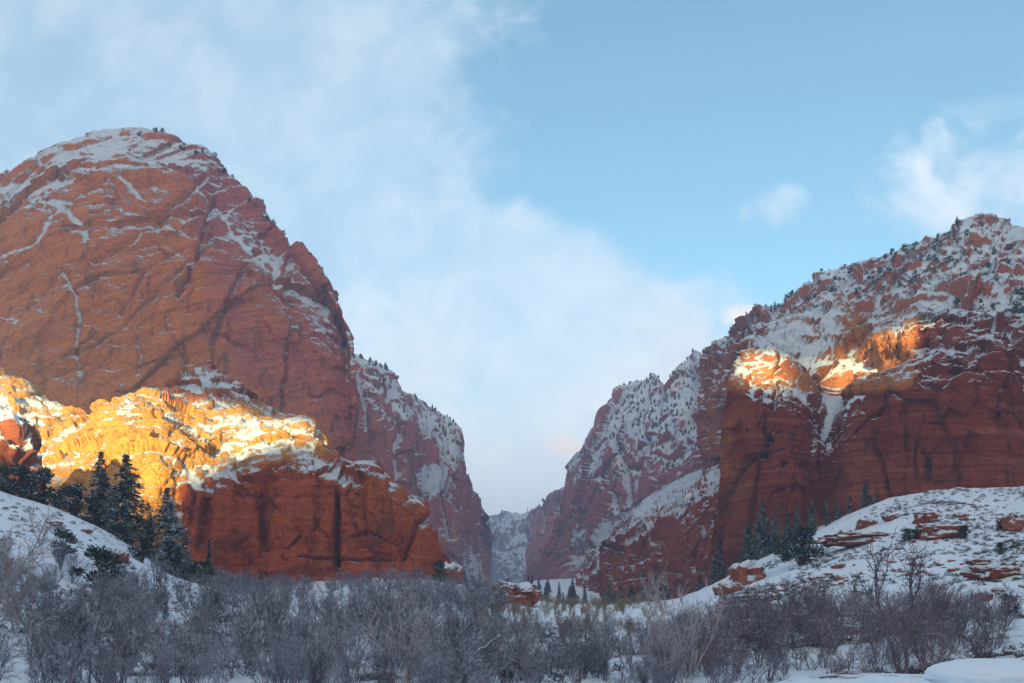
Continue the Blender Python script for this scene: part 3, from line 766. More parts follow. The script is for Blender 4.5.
SCRUB = [bare_tree_meshes(100 + k, 5.0, (6, 4, 8, 3, 5, 9, 4, 6)[k], (0.5, 0.8, 0.35, 0.9, 0.6, 0.45, 0.3, 0.7)[k], (1.1, 1.0, 1.0, 1.2, 1.1, 0.8, 1.0, 1.1)[k], (0.12, 0.05, 0.2, 0.1, 0.0, 0.22, 0.15, 0.08)[k], 0.011) for k in range(8)]
WILLOW = [bare_tree_meshes(200 + k, 5.0, 9, 0.30, 0.9, 0.22, 0.010, 0.035) for k in range(4)]
SINGLE = [bare_tree_meshes(330, 7.0, 2, 0.16, 1.3, 0.10, 0.016, 0.085)]
SPRAY = [bare_tree_meshes(340 + k, 7.0, 9, 0.42, 0.6, 0.16, 0.016, 0.04) for k in range(2)]
REDS = [bare_tree_meshes(250 + k, 5.0, (9, 5, 7, 6, 10)[k], (0.3, 0.5, 0.35, 0.7, 0.25)[k], 0.95, (0.22, 0.12, 0.2, 0.08, 0.25)[k], 0.011, 0.04) for k in range(5)]
TALL = [bare_tree_meshes(300 + k, 7.0, 4, 0.30, 1.15, 0.14, 0.017, 0.06) for k in range(4)]
FIR = [conifer_meshes(400 + k, 10.0, w_) for k, w_ in enumerate((0.24, 0.28, 0.31, 0.21))]
FIRS = [conifer_meshes(450 + k, 10.0, 0.25) for k in range(2)]
JUN = [juniper_meshes(500 + k, 4.0) for k in range(5)]

# --- the leafless thicket
def thicket(n, pxr, Yr, pyr, lib, H0, mats, hr, name, label, group, skip=None, seed=1):
    r = random.Random(seed); k = 0; tries = 0
    while k < n and tries < n * 30:
        tries += 1
        px = r.uniform(*pxr); Y = Yr[0] * (Yr[1] / Yr[0]) ** r.random()
        x = (px - 512) / F * Y
        z = float(gz([x], [Y])[0]); py = HY - F * (z - CZ) / Y
        if not (pyr[0] < py < pyr[1]) or (skip and skip(px, py, Y)): continue
        s = r.uniform(*hr) / H0
        tree(name, lib[r.randrange(len(lib))], mats, (x, Y, z), (s * r.uniform(0.9, 1.25), s * r.uniform(0.9, 1.25), s), r.uniform(0, 6.28), label, 'bare tree', group, 0.08)
        k += 1


clear_l = lambda px, py, Y: (72 < px < 132 and 74 < Y < 112) or (Y < 62 and (130 < px < 160 or px < 45 or 350 < px < 375))
thicket(140, (-30, 500), (44, 190), (580, 720), SCRUB, 5.0, (bark, bark), (2.2, 5.6), 'scrub_oak', 'leafless grey-purple scrub tree in the dense thicket below the low left cliff', 'scrub trees in the thicket below the left cliff', clear_l, 11)
thicket(54, (-30, 790), (38, 56), (660, 740), SCRUB, 5.0, (bark, bark), (1.8, 4.0), 'scrub_oak', 'leafless frosted scrub tree along the bottom edge of the photo', 'scrub trees along the bottom edge', None, 16)
thicket(44, (-40, 140), (62, 112), (545, 640), SCRUB, 5.0, (bark, bark), (2.5, 4.2), 'scrub_oak', 'leafless grey scrub tree on the snowy slope at the lower left', 'scrub trees on the left snow slope', None, 12)
thicket(62, (470, 650), (85, 240), (596, 660), WILLOW, 5.0, (willow_bark, willow_bark), (1.6, 3.0), 'willow', 'leafless yellowish willow in the brush across the canyon mouth', 'willows across the canyon mouth', None, 13)
thicket(30, (500, 700), (56, 85), (630, 700), SCRUB, 5.0, (bark, bark), (2.2, 3.8), 'scrub_oak', 'leafless dark scrub tree in the brush at the bottom centre of the valley', 'scrub trees at the bottom centre', None, 14)
thicket(46, (690, 1010), (54, 100), (618, 690), REDS, 5.0, (brown_bark, brown_bark), (2.4, 5.2), 'scrub_oak', 'leafless brownish scrub tree in the thicket below the right snow slope', 'scrub trees below the right snow slope', lambda px, py, Y: (Y < 60 and px > 930), 15)

# --- the rest of the thicket is one mass of stems and twigs
BRUSH = [bare_tree_meshes(150 + k, 5.0, 5, (0.5, 0.9, 0.4, 0.7)[k], 0.75, (0.12, 0.2, 0.0, 0.25)[k], 0.014) for k in range(4)]
BR_ = []
for a_, b_ in BRUSH:
    va = np.array([v.co for v in a_.vertices]); vb = np.array([v.co for v in b_.vertices])
    fa = np.array([p.vertices for p in a_.polygons]); fb = np.array([p.vertices for p in b_.polygons])
    BR_.append((np.concatenate([va, vb]), np.concatenate([fa, fb + len(va)])))
for lot, (n_, pxr, Yr, pyr, hr_, mat_, lab_) in enumerate(((420, (100, 500), (56, 200), (580, 680), (1.6, 4.6), bark, 'dense grey-purple leafless brush filling the ground below the left cliff'),
                                        (110, (480, 660), (90, 240), (600, 660), (1.3, 2.6), willow_bark, 'yellowish leafless brush across the canyon mouth'),
                                        (210, (680, 1000), (50, 108), (612, 684), (1.2, 3.4), brown_bark, 'brownish leafless brush below the right snow slope'),
                                        (130, (490, 700), (48, 105), (618, 690), (1.0, 2.8), bark, 'low frosted grey brush at the bottom centre of the valley'))):
    Vs, Fs, nn, k, tries = [], [], 0, 0, 0
    while k < n_ and tries < 20000:
        tries += 1
        px = nrng.uniform(*pxr); Y = math.sqrt(nrng.uniform(Yr[0] ** 2, Yr[1] ** 2))
        x = (px - 512) / F * Y
        z = float(gz([x], [Y])[0]); py = HY - F * (z - CZ) / Y
        if not (pyr[0] < py < pyr[1]): continue
        v_, f_ = BR_[k % 4]
        s_ = nrng.uniform(*hr_) / 5; a_ = nrng.uniform(0, 6.28); c0, s0 = math.cos(a_), math.sin(a_)
        q_ = v_ * [s_ * 1.15, s_ * 1.15, s_]
        Vs.append(np.stack([q_[:, 0] * c0 - q_[:, 1] * s0 + x, q_[:, 0] * s0 + q_[:, 1] * c0 + Y, q_[:, 2] + z], 1)); Fs.append(f_ + nn); nn += len(v_); k += 1
    put('brush', mesh_np('brush', np.concatenate(Vs), np.concatenate(Fs)), mat_, None, lab_, 'brush', None, 'stuff')

# --- leafless trees that stand out
place('bare_tree', SINGLE, 7.0, (brown_bark, brown_bark), 905, 548, None, 44, 'tallest leafless brown tree, rising above the thicket on the right snow slope', 'bare tree', None, 0.9, 0)
place('bare_tree', SPRAY, 7.0, (pale_bark, pale_bark), 684, 566, None, 50, 'pale leafless tree with many upright stems right of the canyon mouth', 'bare tree', None, 0.8, 1)
place('bare_tree', TALL, 7.0, (pale_bark, pale_bark), 655, 592, None, 58, 'slender pale leafless tree left of the pale many-stemmed tree', 'bare tree', None, 0.8, 2)
place('bare_tree', SPRAY, 7.0, (pale_bark, pale_bark), 405, 590, None, 51, 'pale grey leafless tree spreading in front of the low left cliff', 'bare tree', None, 1.2, 0)
place('bare_tree', TALL, 7.0, (pale_bark, bark), 448, 606, None, 53, 'smaller pale leafless tree beside the spreading pale grey one', 'bare tree', None, 1.1, 1)
place('bare_tree', TALL, 7.0, (bark, bark), 18, 528, None, 70, 'grey leafless tree at the left edge of the photo', 'bare tree', None, 1.2, 2)
place('bare_tree', TALL, 7.0, (bark, bark), 75, 590, None, 50, 'dark leafless tree leaning over open snow at the lower left', 'bare tree', None, 1.2, 3)

# --- evergreens with a place of their own
G1 = 'evergreens along the foot of the left cliff'
for px, top, Y, kind, wd, lab in (
        (126, 455, 158, 'fir', 1.4, 'tall dark fir standing before the sunlit yellow rock mound'),
        (101, 452, 172, 'fir', 1.15, 'slim sunlit fir left of the tall dark fir'),
        (168, 488, 160, 'snowfir', 1.5, 'broad snow-dusted fir at the left end of the red cliff face'),
        (209, 540, 168, 'fir', 0.7, 'narrow dark fir against the foot of the red cliff face'),
        (190, 552, 158, 'snowfir', 1.2, 'low bushy snowy fir between the broad fir and the narrow fir'),
        (150, 512, 162, 'fir', 0.9, 'short dark fir tucked between the tall fir and the broad snowy fir'),
        (176, 548, 150, 'jun', 1.1, 'dark juniper crowding the foot of the broad snowy fir'),
        (200, 556, 146, 'jun', 1.2, 'wide dark juniper at the lower right of the evergreen group by the red face'),
        (142, 535, 140, 'jun', 0.9, 'small dark juniper below the tall dark fir'),
        (101, 543, 108, 'jun', 1.15, 'dark round juniper alone on the left snow slope'),
        (62, 527, 118, 'jun', 1.2, 'wide dark juniper on the snow left of the lone round juniper'),
        (22, 462, 150, 'jun', 1.4, 'dark bush below the red ledge at the left edge'),
        (45, 466, 156, 'jun', 1.0, 'dark bush with a pointed top right of the red ledge'),
        (75, 482, 156, 'jun', 1.3, 'spreading dark bush below the sunlit rock, right of the pointed bush'),
        (5, 458, 152, 'jun', 1.3, 'dark bush cut by the left edge of the photo'),
        (96, 500, 158, 'jun', 1.2, 'small dark bush at the foot of the slim sunlit fir'),
        (801, 524, None, 'jun', 1.25, 'largest dark juniper on the right snow slope'),
        (783, 533, None, 'jun', 1.1, 'smaller dark juniper left of the largest one on the right slope'),
        (909, 525, None, 'jun', 1.3, 'round dark shrub between two red ledges on the right slope'),
        (953, 521, None, 'jun', 1.2, 'round dark shrub at the end of the upper right red ledge'),
        (965, 524, None, 'jun', 0.9, 'small leaning dark shrub at the far end of the upper red ledge'),
        (1003, 518, None, 'jun', 1.1, 'dark shrub high on the right slope near the photo edge'),
        (1000, 541, None, 'jun', 1.0, 'dark shrub in open snow above the lowest red ledge'),
        (1008, 588, None, 'jun', 0.8, 'dark upright evergreen at the right edge below the lowest red ledge'),
        (855, 580, 104, 'fir', 0.9, 'small pointed dark evergreen above the right thicket'),
        (824, 586, 102, 'fir', 0.9, 'shorter pointed evergreen left of the small pointed one'),
        (741, 588, 150, 'jun', 0.9, 'dark evergreen below the red boulder on the right slope'),
        (536, 610, 165, 'fir', 1.1, 'dark fir at the right foot of the red boulder in the valley'),
        (440, 560, 205, 'jun', 1.0, 'dark bush at the right end of the low left cliff')):
    base = None
    if Y is None:
        base = {801: 566, 783: 562, 909: 541, 953: 533, 965: 541, 1003: 530, 1000: 555}.get(px, 618)
    lib, H0, mt = (FIR, 10.0, (conifer_bark, needles)) if kind == 'fir' else (FIRS, 10.0, (conifer_bark, needles_snow)) if kind == 'snowfir' else (JUN, 4.0, (conifer_bark, juniper_green))
    place('fir_tree' if 'fir' in kind else 'juniper', lib, H0, mt, px, top, base, Y, lab, 'evergreen tree', None, wd)

for px, top, Y in ((717, 545, 250), (728, 560, 236), (748, 520, 240), (762, 503, 234), (774, 508, 232), (787, 512, 230), (797, 506, 228), (812, 498, 226), (826, 502, 222), (838, 500, 220), (850, 494, 217), (866, 478, 213), (876, 487, 211), (700, 570, 290), (692, 580, 300)):
    place('fir_tree', FIR, 10.0, (conifer_bark, needles), px, top, None, Y, 'dark fir in the row along the foot of the right cliff', 'evergreen tree', 'firs along the foot of the right cliff', 1.0)
for k in range(34):
    px = rng.uniform(496, 615); Y = rng.uniform(300, 560)
    x, _, z = spot(px, Y=Y); hh = rng.uniform(6, 12)
    tree('fir_tree', FIR[rng.randrange(4)], (conifer_bark, needles), (x, Y, z), hh / 10, rng.uniform(0, 6.28), 'distant fir on the snowy flat in the hazy gap', 'evergreen tree', 'distant firs in the gap')
for k in range(16):
    px = rng.uniform(606, 668); Y = rng.uniform(225, 330)
    x, _, z = spot(px, Y=Y); hh = rng.uniform(4.5, 9)
    tree('fir_tree', FIR[rng.randrange(4)], (conifer_bark, needles), (x, Y, z), hh / 10, rng.uniform(0, 6.28), 'dark fir in the clump below the low middle cliff', 'evergreen tree', 'firs below the low middle cliff')
for k in range(8):
    px = rng.uniform(455, 512); Y = rng.uniform(240, 330)
    x, _, z = spot(px, Y=Y); hh = rng.uniform(5, 9)
    tree('fir_tree', FIR[rng.randrange(4)], (conifer_bark, needles), (x, Y, z), hh / 10, rng.uniform(0, 6.28), 'dark fir behind the red boulder in the valley', 'evergreen tree', 'firs behind the valley boulder')


# --- junipers dotted over the mountainsides
def on_surface(i, n, pxr, pyf, nzmin, seed):
    P_, N_, px_, py_ = SURF[i]
    P_ = P_.reshape(-1, 3); N_ = N_.reshape(-1, 3); px_ = px_.ravel(); py_ = py_.ravel()
    view = P_ - np.array([0, 0, CZ]); view /= np.linalg.norm(view, axis=1, keepdims=True)
    ok = (px_ > pxr[0]) & (px_ < pxr[1]) & pyf(px_, py_) & (N_[:, 2] > nzmin) & ((N_ * view).sum(1) < 0.05)
    idx = np.nonzero(ok)[0]
    return P_[np.random.default_rng(seed).choice(idx, min(n, len(idx)), replace=False)]


def joined(lib_item, name):
    """trunk and crown as one mesh for trees too far off to show them"""
    a_, b_ = lib_item
    me = bpy.data.meshes.new(name)
    va = np.array([v.co for v in a_.vertices]); vb = np.array([v.co for v in b_.vertices])
    fa = np.array([p.vertices for p in a_.polygons]); fb = np.array([p.vertices for p in b_.polygons])
    me = mesh_np(name, np.concatenate([va, vb]), np.concatenate([fa, fb + len(va)]), False)
    return me


FARJ = [joined(JUN[k], 'juniper') for k in range(3)]
FARF = [joined(FIR[k], 'fir_tree') for k in range(2)]
for me in FARJ: me.materials.append(juniper_green)
for me in FARF: me.materials.append(needles)
crest5 = lambda x: np.interp(x, [700, 722, 742, 775, 815, 860, 900, 945, 970, 1000, 1030], [349, 338, 325, 307, 287, 266, 250, 236, 222, 223, 227])
for k, p in enumerate(np.concatenate([on_surface('slope', 190, (690, 985), lambda x, y: y < crest5(x) + 24, 0.0, 1), on_surface('slope', 90, (720, 1030), lambda x, y: (y >= crest5(x) + 20) & (y < crest5(x) + 90), 0.45, 2)])):
    fir = rng.random() < 0.12
    o = put('fir_tree' if fir else 'juniper', (FARF if fir else FARJ)[rng.randrange(2)], None, None,
            'distant dark fir dotting the snowy skyline slope above the right cliff' if fir else 'distant dark juniper dotting the snowy slope above the right cliff', 'evergreen tree', 'evergreens dotted over the right skyline slope')
    s = rng.uniform(4, 7) / 10 if fir else rng.uniform(2.4, 4.6) / 4
    o.location = p - np.array([0, 0, 0.4]); o.scale = (s, s, s); o.rotation_euler = (0, 0, rng.uniform(0, 6.28))
for k, p in enumerate(on_surface('peak', 26, (130, 345), lambda x, y: y < np.interp(x, [135, 168, 200, 222, 258, 288, 312, 332, 346], [127, 134, 149, 173, 202, 235, 266, 292, 322]) + 12, 0.1, 3)):
    o = put('juniper', FARJ[rng.randrange(3)], None, None, 'tiny dark juniper on the skyline of the tall left peak', 'evergreen tree', 'junipers on the skyline of the left peak')
    s = rng.uniform(2.2, 4.2) / 4
    o.location = p - np.array([0, 0, 0.3]); o.scale = (s, s, s); o.rotation_euler = (0, 0, rng.uniform(0, 6.28))
# the far woods are one mass
P_ = np.concatenate([on_surface('far_mountain', 1500, (520, 760), lambda x, y: y < 560, 0.45, 4), on_surface('canyon_wall', 260, (350, 500), lambda x, y: y < 560, 0.5, 5), on_surface('hill', 260, (470, 560), lambda x, y: y < 570, 0.3, 6)])
M_ = MB()
for p in P_:
    h_ = rng.uniform(2.5, 6) * (1.0 if p[1] < 1500 else 1.6)
    M_.tube(np.array([p + [0, 0, -1], p + [0, 0, h_ * 0.3], p + [0, 0, h_ * 0.65], p + [0, 0, h_]]), [h_ * 0.16, h_ * 0.26, h_ * 0.15, 0.02], 5)
put('woods', M_.mesh('woods', False), needles, None, 'sparse dark trees over the far snowy canyon walls', 'woods', None, 'stuff')

M_ = MB()
P_ = np.concatenate([on_surface('slope', 650, (690, 1000), lambda x, y: y < crest5(x) + 34, 0.0, 8), on_surface('slope', 220, (760, 1030), lambda x, y: (y >= crest5(x) + 34) & (y < crest5(x) + 95), 0.4, 9)])
r_ = np.random.default_rng(23)
s_ = r_.uniform(0.9, 2.3, len(P_)); nl = 30
nrm = r_.normal(0, 1, (len(P_), nl, 3)); nrm[..., 2] = np.abs(nrm[..., 2]); nrm /= np.linalg.norm(nrm, axis=-1, keepdims=True)
c_ = (P_[:, None] + nrm * (s_[:, None] * r_.uniform(0.3, 1, (len(P_), nl)))[..., None]).reshape(-1, 3)
M_.leaves(c_, nrm.reshape(-1, 3) + r_.normal(0, 0.4, c_.shape), r_.normal(0, 1, c_.shape), np.repeat(s_, nl) * 0.55, np.repeat(s_, nl) * 0.32)
put('scrub', M_.mesh('scrub', False), juniper_green, None, 'low dark evergreen scrub speckling the right skyline slope', 'scrub', None, 'stuff')

# --- low scrub tufts over the right slope and the left slope
M_ = MB()
cs, ds, us, ls, ws = [], [], [], [], []
rr = np.random.default_rng(5)
for (a0, a1, b0, b1, n) in ((720, 1060, 70, 205, 1500), (-20, 240, 90, 160, 350), (-20, 1030, 46, 110, 1300), (720, 1060, 120, 205, 800)):
    Y = rr.uniform(b0, b1, n * 2); px = rr.uniform(a0, a1, n * 2); x = (px - 512) / F * Y
    z = gz(x, Y); keep = fbm(np.stack([x, Y, z], 1) / 16, 3, 77) > -0.05
    for x_, y_, z_ in list(zip(x[keep], Y[keep], z[keep]))[:n]:
        s = rr.uniform(0.25, 0.75)
        m_ = 44
        nrm = rr.normal(0, 1, (m_, 3)); nrm[:, 2] = np.abs(nrm[:, 2]); nrm /= np.linalg.norm(nrm, axis=1, keepdims=True)
        cs.append(np.array([x_, y_, z_]) + nrm * s * rr.uniform(0.3, 1, (m_, 1)) * [1, 1, 0.8]); ds.append(nrm + rr.normal(0, 0.3, (m_, 3))); us.append(rr.normal(0, 1, (m_, 3)))
        ls.append(rr.uniform(0.25, 0.5, m_) * s * 1.3); ws.append(rr.uniform(0.07, 0.14, m_) * s * 1.3)
M_.leaves(np.concatenate(cs), np.concatenate(ds), np.concatenate(us), np.concatenate(ls), np.concatenate(ws))
sage = plant_material('sage', (0.050, 0.044, 0.040), (0.09, 0.075, 0.065), 0.15, -0.5)
put('undergrowth', M_.mesh('undergrowth', False), sage, None, 'low dry scrub tufts poking through the snow of the slopes', 'undergrowth', None, 'stuff')

#@@SECTION rocks
rockm = rock_material('boulder_red', (0.40, 0.125, 0.065), (0.30, 0.095, 0.06), (0.09, 0.045, 0.04), 4, snow_bias=0.16, streak=0.3, strata=0.6)


def rock(name, loc, size, seed, label, rz=0.0, bury=0.3, flat=1.0, sub=5, cap=False):
    bm = bmesh.new(); bmesh.ops.create_icosphere(bm, subdivisions=sub, radius=1.0)
    v = np.array([q.co for q in bm.verts]); f = np.array([[q.index for q in p.verts] for p in bm.faces]); bm.free()
    n = v.copy()
    # squarish body
    v = np.sign(v) * np.abs(v) ** 0.62
    r1, e1, t1 = worley(v * 1.3 + seed * 7.1, seed, True)
    r2, e2, t2 = worley(v * 3.1 + seed * 3.3, seed + 3, True)
    k = np.floor((v[:, 2] + 0.12 * fbm(v * 1.5 + seed, 2, seed)) / 0.34).astype(np.int32); z0 = np.zeros(len(v), np.int32)
    st = _hash(k, z0, z0, seed + 8) - 0.5
    d = 0.24 * fbm(v * 1.1 + seed * 5.7, 4, seed) + 0.22 * (r1 - 0.5) + 0.35 * t1 + 0.09 * (r2 - 0.5) + 0.12 * t2 - 0.07 * np.exp(-(e1 / 0.07) ** 2) + 0.10 * st + 0.06 * fbm(v * 7, 3, seed + 2)
    v = v + n * d[:, None]
    v = v * np.array(size) * 0.5
    z_ = np.zeros(len(v))
    me = mesh_np(name, v, f, True, {'snow': z_, 'tint': z_ - 0.2 + 0.4 * r1, 'crack': np.exp(-(e1 / 0.06) ** 2)})
    o = put(name, me, rockm, None, label, 'rock')
    o.location = (loc[0], loc[1], loc[2] + size[2] * (0.5 - bury)); o.rotation_euler = (0, 0, rz)
    return o


for i, (px, py, wpx, hpx, ratio, name, lab) in enumerate((
        (865, 543, 74, 9, 0.5, 'rock_ledge', 'long low red ledge crossing the middle of the right snow slope'),
        (944, 538, 44, 11, 0.6, 'rock_ledge', 'red ledge beside round shrubs, right of the long low ledge'),
        (998, 582, 48, 13, 0.6, 'rock_ledge', 'lowest red ledge near the right edge of the snow slope'),
        (986, 563, 32, 4, 0.5, 'rock_ledge', 'thin red ledge just above the lowest red ledge'),
        (928, 523, 22, 11, 0.8, 'boulder', 'red boulder above the ledge with the round shrubs'),
        (750, 583, 30, 20, 0.8, 'boulder', 'largest red boulder at the left end of the right snow slope'),
        (730, 594, 24, 12, 0.8, 'boulder', 'smaller red boulder at the lower left of the largest slope boulder'),
        (1017, 531, 24, 14, 0.8, 'boulder', 'red boulder high on the slope at the right edge'),
        (868, 527, 18, 7, 0.8, 'boulder', 'small red boulder above the long low ledge'),
        (962, 518, 18, 4, 0.6, 'rock_ledge', 'short thin red ledge near the top of the right slope'),
        (848, 541, 12, 10, 0.9, 'boulder', 'small round boulder standing on the long low ledge'),
        (893, 520, 16, 5, 0.7, 'boulder', 'small flat red rock near the foot of the right cliff'),
        (716, 664, 26, 8, 0.8, 'boulder', 'red rock in the snow under the pale many-stemmed tree'),
        (51, 526, 17, 3, 0.6, 'rock_ledge', 'thin red ledge on the left snow slope'),
        (85, 532, 11, 3, 0.7, 'rock_ledge', 'small red rock right of the thin ledge on the left slope'),
        (119, 562, 14, 9, 0.8, 'boulder', 'reddish rock right of the lone round juniper'),
        (450, 582, 22, 16, 0.8, 'boulder', 'red boulder off the right end of the low left cliff'))):
    Y = ground_hit(px, py) or 200
    x = (px - 512) / F * Y; z = float(gz([x], [Y])[0])
    W_, H_ = wpx / F * Y, hpx / F * Y * 1.5
    rock(name, (x, Y + W_ * ratio * 0.3, z), (W_, W_ * ratio, H_), 20 + i, lab, rng.uniform(-0.3, 0.3), 0.30, sub=4 if wpx < 40 else 5)
Y = 172
x, _, z = spot(516, Y=Y)
rock('boulder', (x, Y, z), (8.5, 7.0, 5.6), 61, 'large snow-topped red boulder in the valley below the gap', 0.2, 0.18)
Y = 168
x, _, z = at(8, 470, Y)
rock('rock_ledge', (x - 3.0, Y + 2, z - 6), (14, 9, 20), 66, 'red layered ledge at the left edge above dark bushes', 0.1, 0.25)

RV, RF, rn = [], [], 0
bm = bmesh.new(); bmesh.ops.create_icosphere(bm, subdivisions=2, radius=1.0)
v0 = np.array([q.co for q in bm.verts]); f0 = np.array([[q.index for q in p.verts] for p in bm.faces]); bm.free()
r_ = np.random.default_rng(17)
while len(RV) < 260:
    px = r_.uniform(715, 1060); Y = r_.uniform(95, 205); x = (px - 512) / F * Y
    z = float(gz([x], [Y])[0])
    if fbm(np.array([[x, Y, z]]) / 22, 3, 31)[0] < 0.02: continue
    s_ = 0.22 * math.exp(r_.normal(0, 0.55))
    v = np.sign(v0) * np.abs(v0) ** 0.6
    a_, e_, t_ = worley(v * 1.2 + r_.uniform(0, 90, 3), 3, True)
    v = (v + v0 * (0.5 * t_ + 0.3 * (a_ - 0.5))[:, None]) * s_ * [r_.uniform(0.9, 2.2), r_.uniform(0.8, 1.4), r_.uniform(0.5, 1.0)]
    a_ = r_.uniform(0, 6.28); c0, s0 = math.cos(a_), math.sin(a_)
    RV.append(np.stack([v[:, 0] * c0 - v[:, 1] * s0 + x, v[:, 0] * s0 + v[:, 1] * c0 + Y, v[:, 2] + z + s_ * 0.15], 1)); RF.append(f0 + rn); rn += len(v)
RV = np.concatenate(RV); z_ = np.zeros(len(RV))
put('rubble', mesh_np('rubble', RV, np.concatenate(RF), False, {'snow': z_, 'tint': z_, 'crack': z_}), rockm, None, 'small red stones half buried in the snow of the right slope', 'rubble', None, 'stuff')

# the boulder in the right foreground under a thick cap of snow
Y = 11.0
x, _, z = at(1006, 690, Y)
ro = rock('boulder', (x, Y, z - 0.2), (1.9, 1.5, 1.05), 91, 'snow-capped boulder in the lower right corner', 0.0, 0.5)
bm = bmesh.new(); bmesh.ops.create_icosphere(bm, subdivisions=5, radius=1.0)
v = np.array([q.co for q in bm.verts]); f = np.array([[q.index for q in p.verts] for p in bm.faces]); bm.free()
n = v.copy()
v = np.sign(v) * np.abs(v) ** 0.75
v = v + n * (0.12 * fbm(v * 1.4 + 3, 3, 7) + 0.035 * fbm(v * 6, 4, 8))[:, None]
v[:, 2] = np.where(v[:, 2] < 0, v[:, 2] * 0.5 + 0.12 * fbm(v * 2.5, 3, 5) * (v[:, 2] < 0), v[:, 2])
v = v * np.array((1.02, 0.80, 0.26)) + np.array((0.02, 0, 0.36))
snowm, t, b = new_mat('soft_snow')
geo = t.node('ShaderNodeNewGeometry')
b.inputs['Base Color'].default_value = (*SNOW, 1); b.inputs['Roughness'].default_value = 0.8; b.inputs['Specular IOR Level'].default_value = 0.2
bp = t.node('ShaderNodeBump', ins={'Strength': 0.6, 'Distance': 0.04, 'Height': t.noise(geo.outputs['Position'], 9, 6, 0.65)})
t.l.new(bp.outputs[0], b.inputs['Normal'])
z_ = np.zeros(len(v))
put('snow_cap', mesh_np('snow_cap', v, f), snowm, ro)

# fallen branches with snow along the top
for px, py, wpx, rise, lab in ((375, 668, 62, -0.35, 'snow-covered fallen branch slanting through the bottom of the left thicket'),
                               (478, 652, 44, 0.7, 'snow-covered bent branch at the right end of the left thicket'),
                               (122, 662, 34, 0.3, 'snowy broken branch on the open snow at the lower left')):
    x, Y, z = spot(px, Y=56)
    L = wpx / F * Y
    zt = CZ + (HY - py) / F * Y
    o = bpy.data.objects.new('fallen_branch', None); col.objects.link(o); o.location = (x, Y, z)
    tag(o, lab, 'branch', None)
    r_ = np.random.default_rng(px)
    pts = np.stack([np.linspace(-L / 2, L / 2, 10), r_.normal(0, 0.08, 10).cumsum() * 0.5, (zt - z) + np.linspace(-rise / 2, rise / 2, 10) * L + r_.normal(0, 0.05, 10)], 1)
    low = 0 if rise > 0 else 9
    A = MB(); A.tube(pts, np.linspace(0.09, 0.04, 10)[:: 1 if rise > 0 else -1], 6)
    A.tube(np.array([pts[low], pts[low] * [1.15, 1, 0.4], [pts[low][0] * 1.25, pts[low][1], -0.2]]), [0.09, 0.09, 0.10], 6)
    for q in range(6):
        k = r_.integers(2, 9); A.tube(branch(pts[k], r_.normal(0, 1, 3) + [0, 0, 0.5], r_.uniform(0.4, 1.1), 3, r_, 0.2), [0.025, 0.02, 0.014, 0.008], 3)
    put('limb', A.mesh('limb'), bark, o)
    S_ = MB(); S_.tube(pts + [0, 0, 0.075], np.linspace(0.085, 0.05, 10)[:: 1 if rise > 0 else -1], 6)
    put('snow', S_.mesh('snow'), snowm, o)

#@@SECTION light
cam_d = bpy.data.cameras.new('camera'); cam = bpy.data.objects.new('camera', cam_d); col.objects.link(cam)
cam.location = (0, 0, CZ); cam.rotation_euler = (R(90), 0, 0)
cam_d.lens = 36.0 * F / 1024; cam_d.sensor_width = 36
cam_d.shift_y = (HY - 341.5) / 1024
cam_d.clip_start = 0.5; cam_d.clip_end = 9000
scene.camera = cam

sl = bpy.data.lights.new('sun', 'SUN'); sun = bpy.data.objects.new('sun', sl); col.objects.link(sun)
sl.energy = 5.0; sl.angle = R(0.5); sl.color = (1.0, 0.74, 0.30)
d = Vector((math.sin(R(SUN_AZ)) * math.cos(R(SUN_EL)), math.cos(R(SUN_AZ)) * math.cos(R(SUN_EL)), -math.sin(R(SUN_EL))))  # travel of the light
sun.rotation_euler = d.to_track_quat('-Z', 'Y').to_euler()

#@@SECTION shade
# unseen ridge and cloud bank added behind the viewpoint to shape the sunlight: the low sun reaches the canyon only through the gaps between them
YB = 1000.0
SHADE_RIDGE_TOP = [(-1600, 300), (-700, 240), (-480, 206), (-400, 205), (-340, 205), (-318, 199), (-288, 191), (-268, 188), (-265, 177), (-259, 180), (-255, 195), (-248, 207), (-240, 213), (-229, 209), (-222, 290), (-205, 330), (-160, 345),
             (-124, 330), (-105, 330), (-102, 244), (-98, 240), (-90, 238), (-86, 242), (-81, 254), (-66, 256), (-60, 246), (-54, 242), (-49, 244), (-47, 252), (-40, 256), (-36, 262), (-33, 300), (-11, 300), (0, 330), (80, 350), (300, 340), (700, 330), (1600, 300)]
SHADE_CLOUD_FOOT = [(-1700, 255), (-500, 262), (-380, 259), (-350, 251), (-303, 243), (-288, 240), (-262, 231), (-245, 229), (-234, 221), (-222, 240), (-160, 290), (-112, 262), (-105, 253), (-88, 252), (-80, 253), (-62, 260), (-52, 270), (-40, 275), (-31, 270), (-22, 268), (-16, 262), (-8, 280), (100, 290), (1700, 280)]


